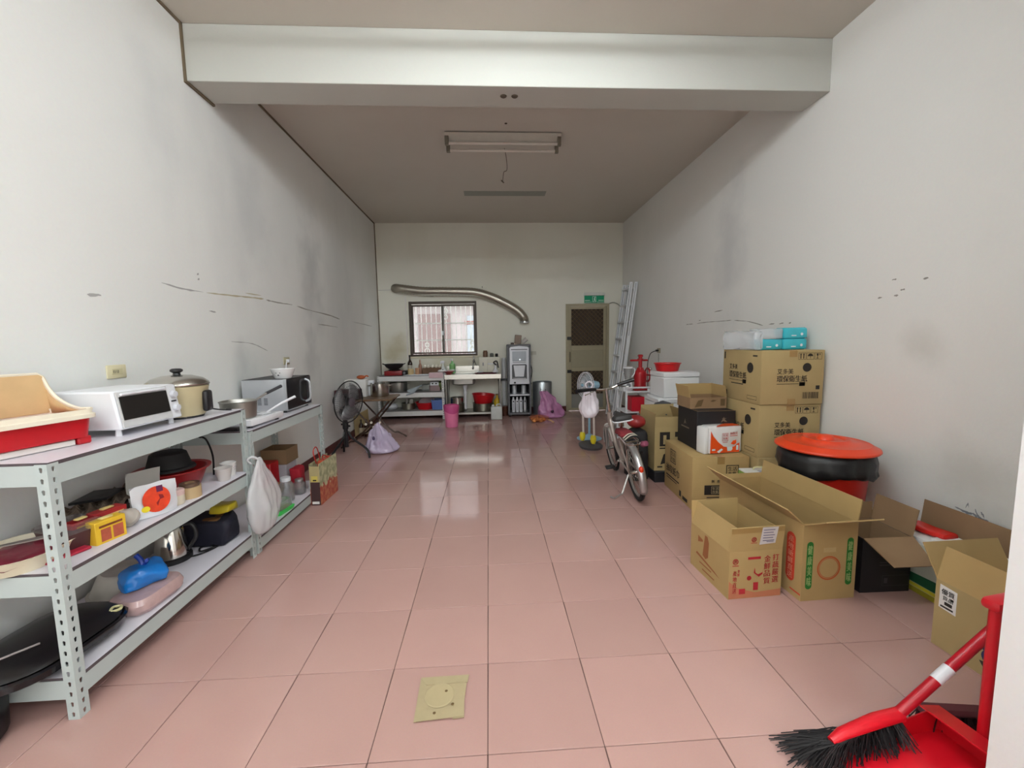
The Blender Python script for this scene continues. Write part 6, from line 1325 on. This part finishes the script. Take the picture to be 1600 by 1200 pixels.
pr = Pr((0, .395, 0), (0, -1, 0), (0, 0, 1), .002); pr.text('優質', .026, .25, .05, .025).text('貨品', .032, .225, .04, .02).rect(.04, .205, .03, .015).rect(.025, .19, .05, .008).rect(.062, .235, .012, .01); pr.done('sticker_text', ink, d_)
pr = Pr((0, .395, 0), (0, -1, 0), (0, 0, 1))
for x, y, rx, ry in ((.205, .135, .026, .03), (.255, .14, .034, .036), (.215, .09, .03, .03), (.262, .085, .03, .026)): pr.disc(x, y, rx, ry)
pr.done('flower_print', mat('navy_ink', (44, 42, 92), .7), d_)
pr = Pr((0, .395, 0), (0, -1, 0), (0, 0, 1)); pr.rect(.185, .185, .07, .004).poly([(.18, .06), (.2, .065), (.225, .03), (.215, .025), (.195, .04)]).rect(.21, .015, .05, .006); pr.done('dark_print', ink, d_)
g_ = open_carton('green_carton', 'open carton with green and yellow printed side against the right wall', 2.305, .44, 0, .22, .485, .27, mat('pale_printed_card', (190, 192, 178), .6), [('right', .165, 6, .0)], 0, fm=card_dark)
pr = Pr((0, .485, 0), (0, -1, 0), (0, 0, 1)); pr.rect(.003, .0, .478, .028); pr.done('olive_band', mat('olive_yellow', (150, 140, 30), .6), g_)
pr = Pr((0, .485, 0), (0, -1, 0), (0, 0, 1)); pr.rect(.003, .03, .478, .02); pr.done('yellow_band', mat('yellow_band', (200, 190, 50), .6), g_)
pr = Pr((0, .485, 0), (0, -1, 0), (0, 0, 1)); pr.poly([(.003, .052), (.478, .052), (.478, .08), (.3, .11), (.15, .1), (.003, .085)]); pr.done('green_band', mat('deep_green', (22, 84, 52), .6), g_)
S('paper_stack', 'white printed papers and flat boxes filling the green banded carton', 'papers', G().box(.008, .01, .20, .21, .47, .272, .004).box(.008, .08, .272, .14, .47, .30, .002).box(.05, .03, .30, .19, .28, .31, .002), paper, (2.305, .44, 0))
pr = Pr((2.305+.008, .44+.47, .0), (0, -1, 0), (0, 0, 1)); 
S('red_packet', 'crinkled red packet on top of the white printed papers', 'packet', G().box(-.05, -.09, 0, .05, .10, .03, .012, 2).sub(1).crumple(.012, 18, 6, lambda c: c.z > .004), mat('red_foil', (206, 36, 30), .25, var=.2), (2.43, .78, .301), R(8))
S('looped_handle', 'yellow green looped strap on the papers in the green banded carton', 'strap', G().tube(smooth([(0, .05, 0), (.01, .03, .035), (.01, -.03, .035), (0, -.05, 0)]), .009, 6), mat('yellow_green_plastic', (196, 186, 70), .4), (2.45, .55, .317))  # a yellow green handle, not a strap

# ------------------------------------------------------------------ brooms and floor patch
dp = T('dustpan', 'red long handled dustpan on the floor by the white wall end', 'dustpan', (1.488, -.155, 0), R(9))
rb_ = mat('bright_red_plastic', (206, 20, 36), .32)
g = G(); g.panel([(-.33, -.12, .004), (.10, -.11, .012), (.10, .11, .012), (-.33, .12, .004)], .005)
g.panel([(-.33, .12, .004), (.10, .11, .012), (.10, .11, .10), (-.33, .125, .03)], .005).panel([(-.33, -.12, .004), (-.33, -.125, .03), (.10, -.11, .10), (.10, -.11, .012)], .005)
g.panel([(.10, -.11, .012), (.10, -.11, .10), (.10, .11, .10), (.10, .11, .012)], .005)
P('pan', g, rb_, dp)
P('pan_cover', G().panel([(.10, -.11, .10), (.02, -.115, .115), (.02, .115, .115), (.10, .11, .10)], .005), rb_, dp)
P('handle', G().cyl((.115, .0, .02), (.12, .005, .535), .015, seg=12), rb_, dp)
P('handle_top', G().box(.088, -.022, .522, .22, .03, .558, .014, 2), rb_, dp)
br = T('broom', 'red headed broom with black bristles resting on the floor beside the dustpan', 'broom', (0, 0, 0))
P('head', G().tube([(1.115, -.105, .075), (1.16, -.095, .088), (1.30, -.07, .10), (1.40, -.055, .102)], [.012, .018, .023, .022], 10), rb_, br)
P('handle', G().cyl((1.375, -.058, .092), (2.58, .01, 1.06), .0165, seg=12), mat('crimson_tube', (178, 16, 34), .35), br)
P('white_band', G().cyl((1.525, -.0495, .2125), (1.575, -.0467, .2525), .0178, seg=12), white, br)
g = G(); rnd = random.Random(5)
for k in range(900):
    u = rnd.random(); bx, by, bz = 1.11+u*.28, -.105+u*.05+rnd.uniform(-.015, .015), .075+u*.025
    ex_, ey = bx-.10*(1-u)**1.5-rnd.uniform(.0, .05)+.04*u, by+rnd.uniform(-.06, .085)
    tipz = rnd.uniform(.002, .012)
    if ex_ > 1.14: ey = max(-.20, min(ey, -.052)); tipz += .022
    g.tube([(bx, by, bz), ((bx+ex_)/2+rnd.uniform(-.01, .01), (by+ey)/2, bz*.55+.008), (ex_, ey, tipz)], .0017, 3, caps=False)
P('bristles', g, mat('black_bristle', (24, 20, 22), .6), br)['kind'] = 'stuff'
b2 = T('hand_brush', 'dark maroon brush head lying behind the dustpan', 'brush', (1.62, -.02, 0), R(-8))
P('back', G().box(-.10, -.025, .055, .14, .025, .08, .01), mat('dark_maroon_plastic', (84, 26, 36), .5), b2)
g = G()
for k in range(220):
    x, y = rnd.uniform(-.11, .13), rnd.uniform(-.025, .025); g.tube([(x*.92, y, .06), (x+rnd.uniform(-.02, .02), y*1.7, .003)], .0024, 3, caps=False)
P('bristles', g, mat('brown_black_bristle', (52, 30, 34), .7), b2)['kind'] = 'stuff'
fp = T('floor_patch', 'square of tan cardboard and tape stuck on a floor tile', 'patch', (0, 0, 0))
pm = mat('tan_patch', (168, 152, 118), .7, var=.08, scale=30)
P('cardboard', G().prism([(-.262, .333), (-.085, .330), (-.095, .15), (-.262, .148)], .0003, .004), pm, fp)
P('tape_piece', G().prism([(-.276, .337), (-.235, .335), (-.228, .138), (-.272, .134)], .004, .0052), pm, fp)
P('tape_piece', G().prism([(-.276, .337), (-.078, .339), (-.083, .300), (-.25, .298)], .0052, .0064), pm, fp)
P('tape_piece', G().prism([(-.135, .30), (-.095, .30), (-.088, .142), (-.13, .138)], .004, .0056), pm, fp)
P('tape_piece', G().prism([(-.268, .178), (-.09, .19), (-.088, .145), (-.205, .137), (-.265, .134)], .0064, .0074), pm, fp)
P('round_dent', G().lathe([(.058, 0), (.055, .0012), (.05, .0006), (0, .0004)], (-.19, .245, .0064), 28), mat('tan_patch_shiny', (176, 160, 124), .5), fp)
for x, y in ((-.165, .262), (-.135, .2), (-.2, .165)): P('spot', G().lathe([(.006, 0), (.004, .001), (0, .001)], (x, y, .0075), 10), ink_brown, fp)
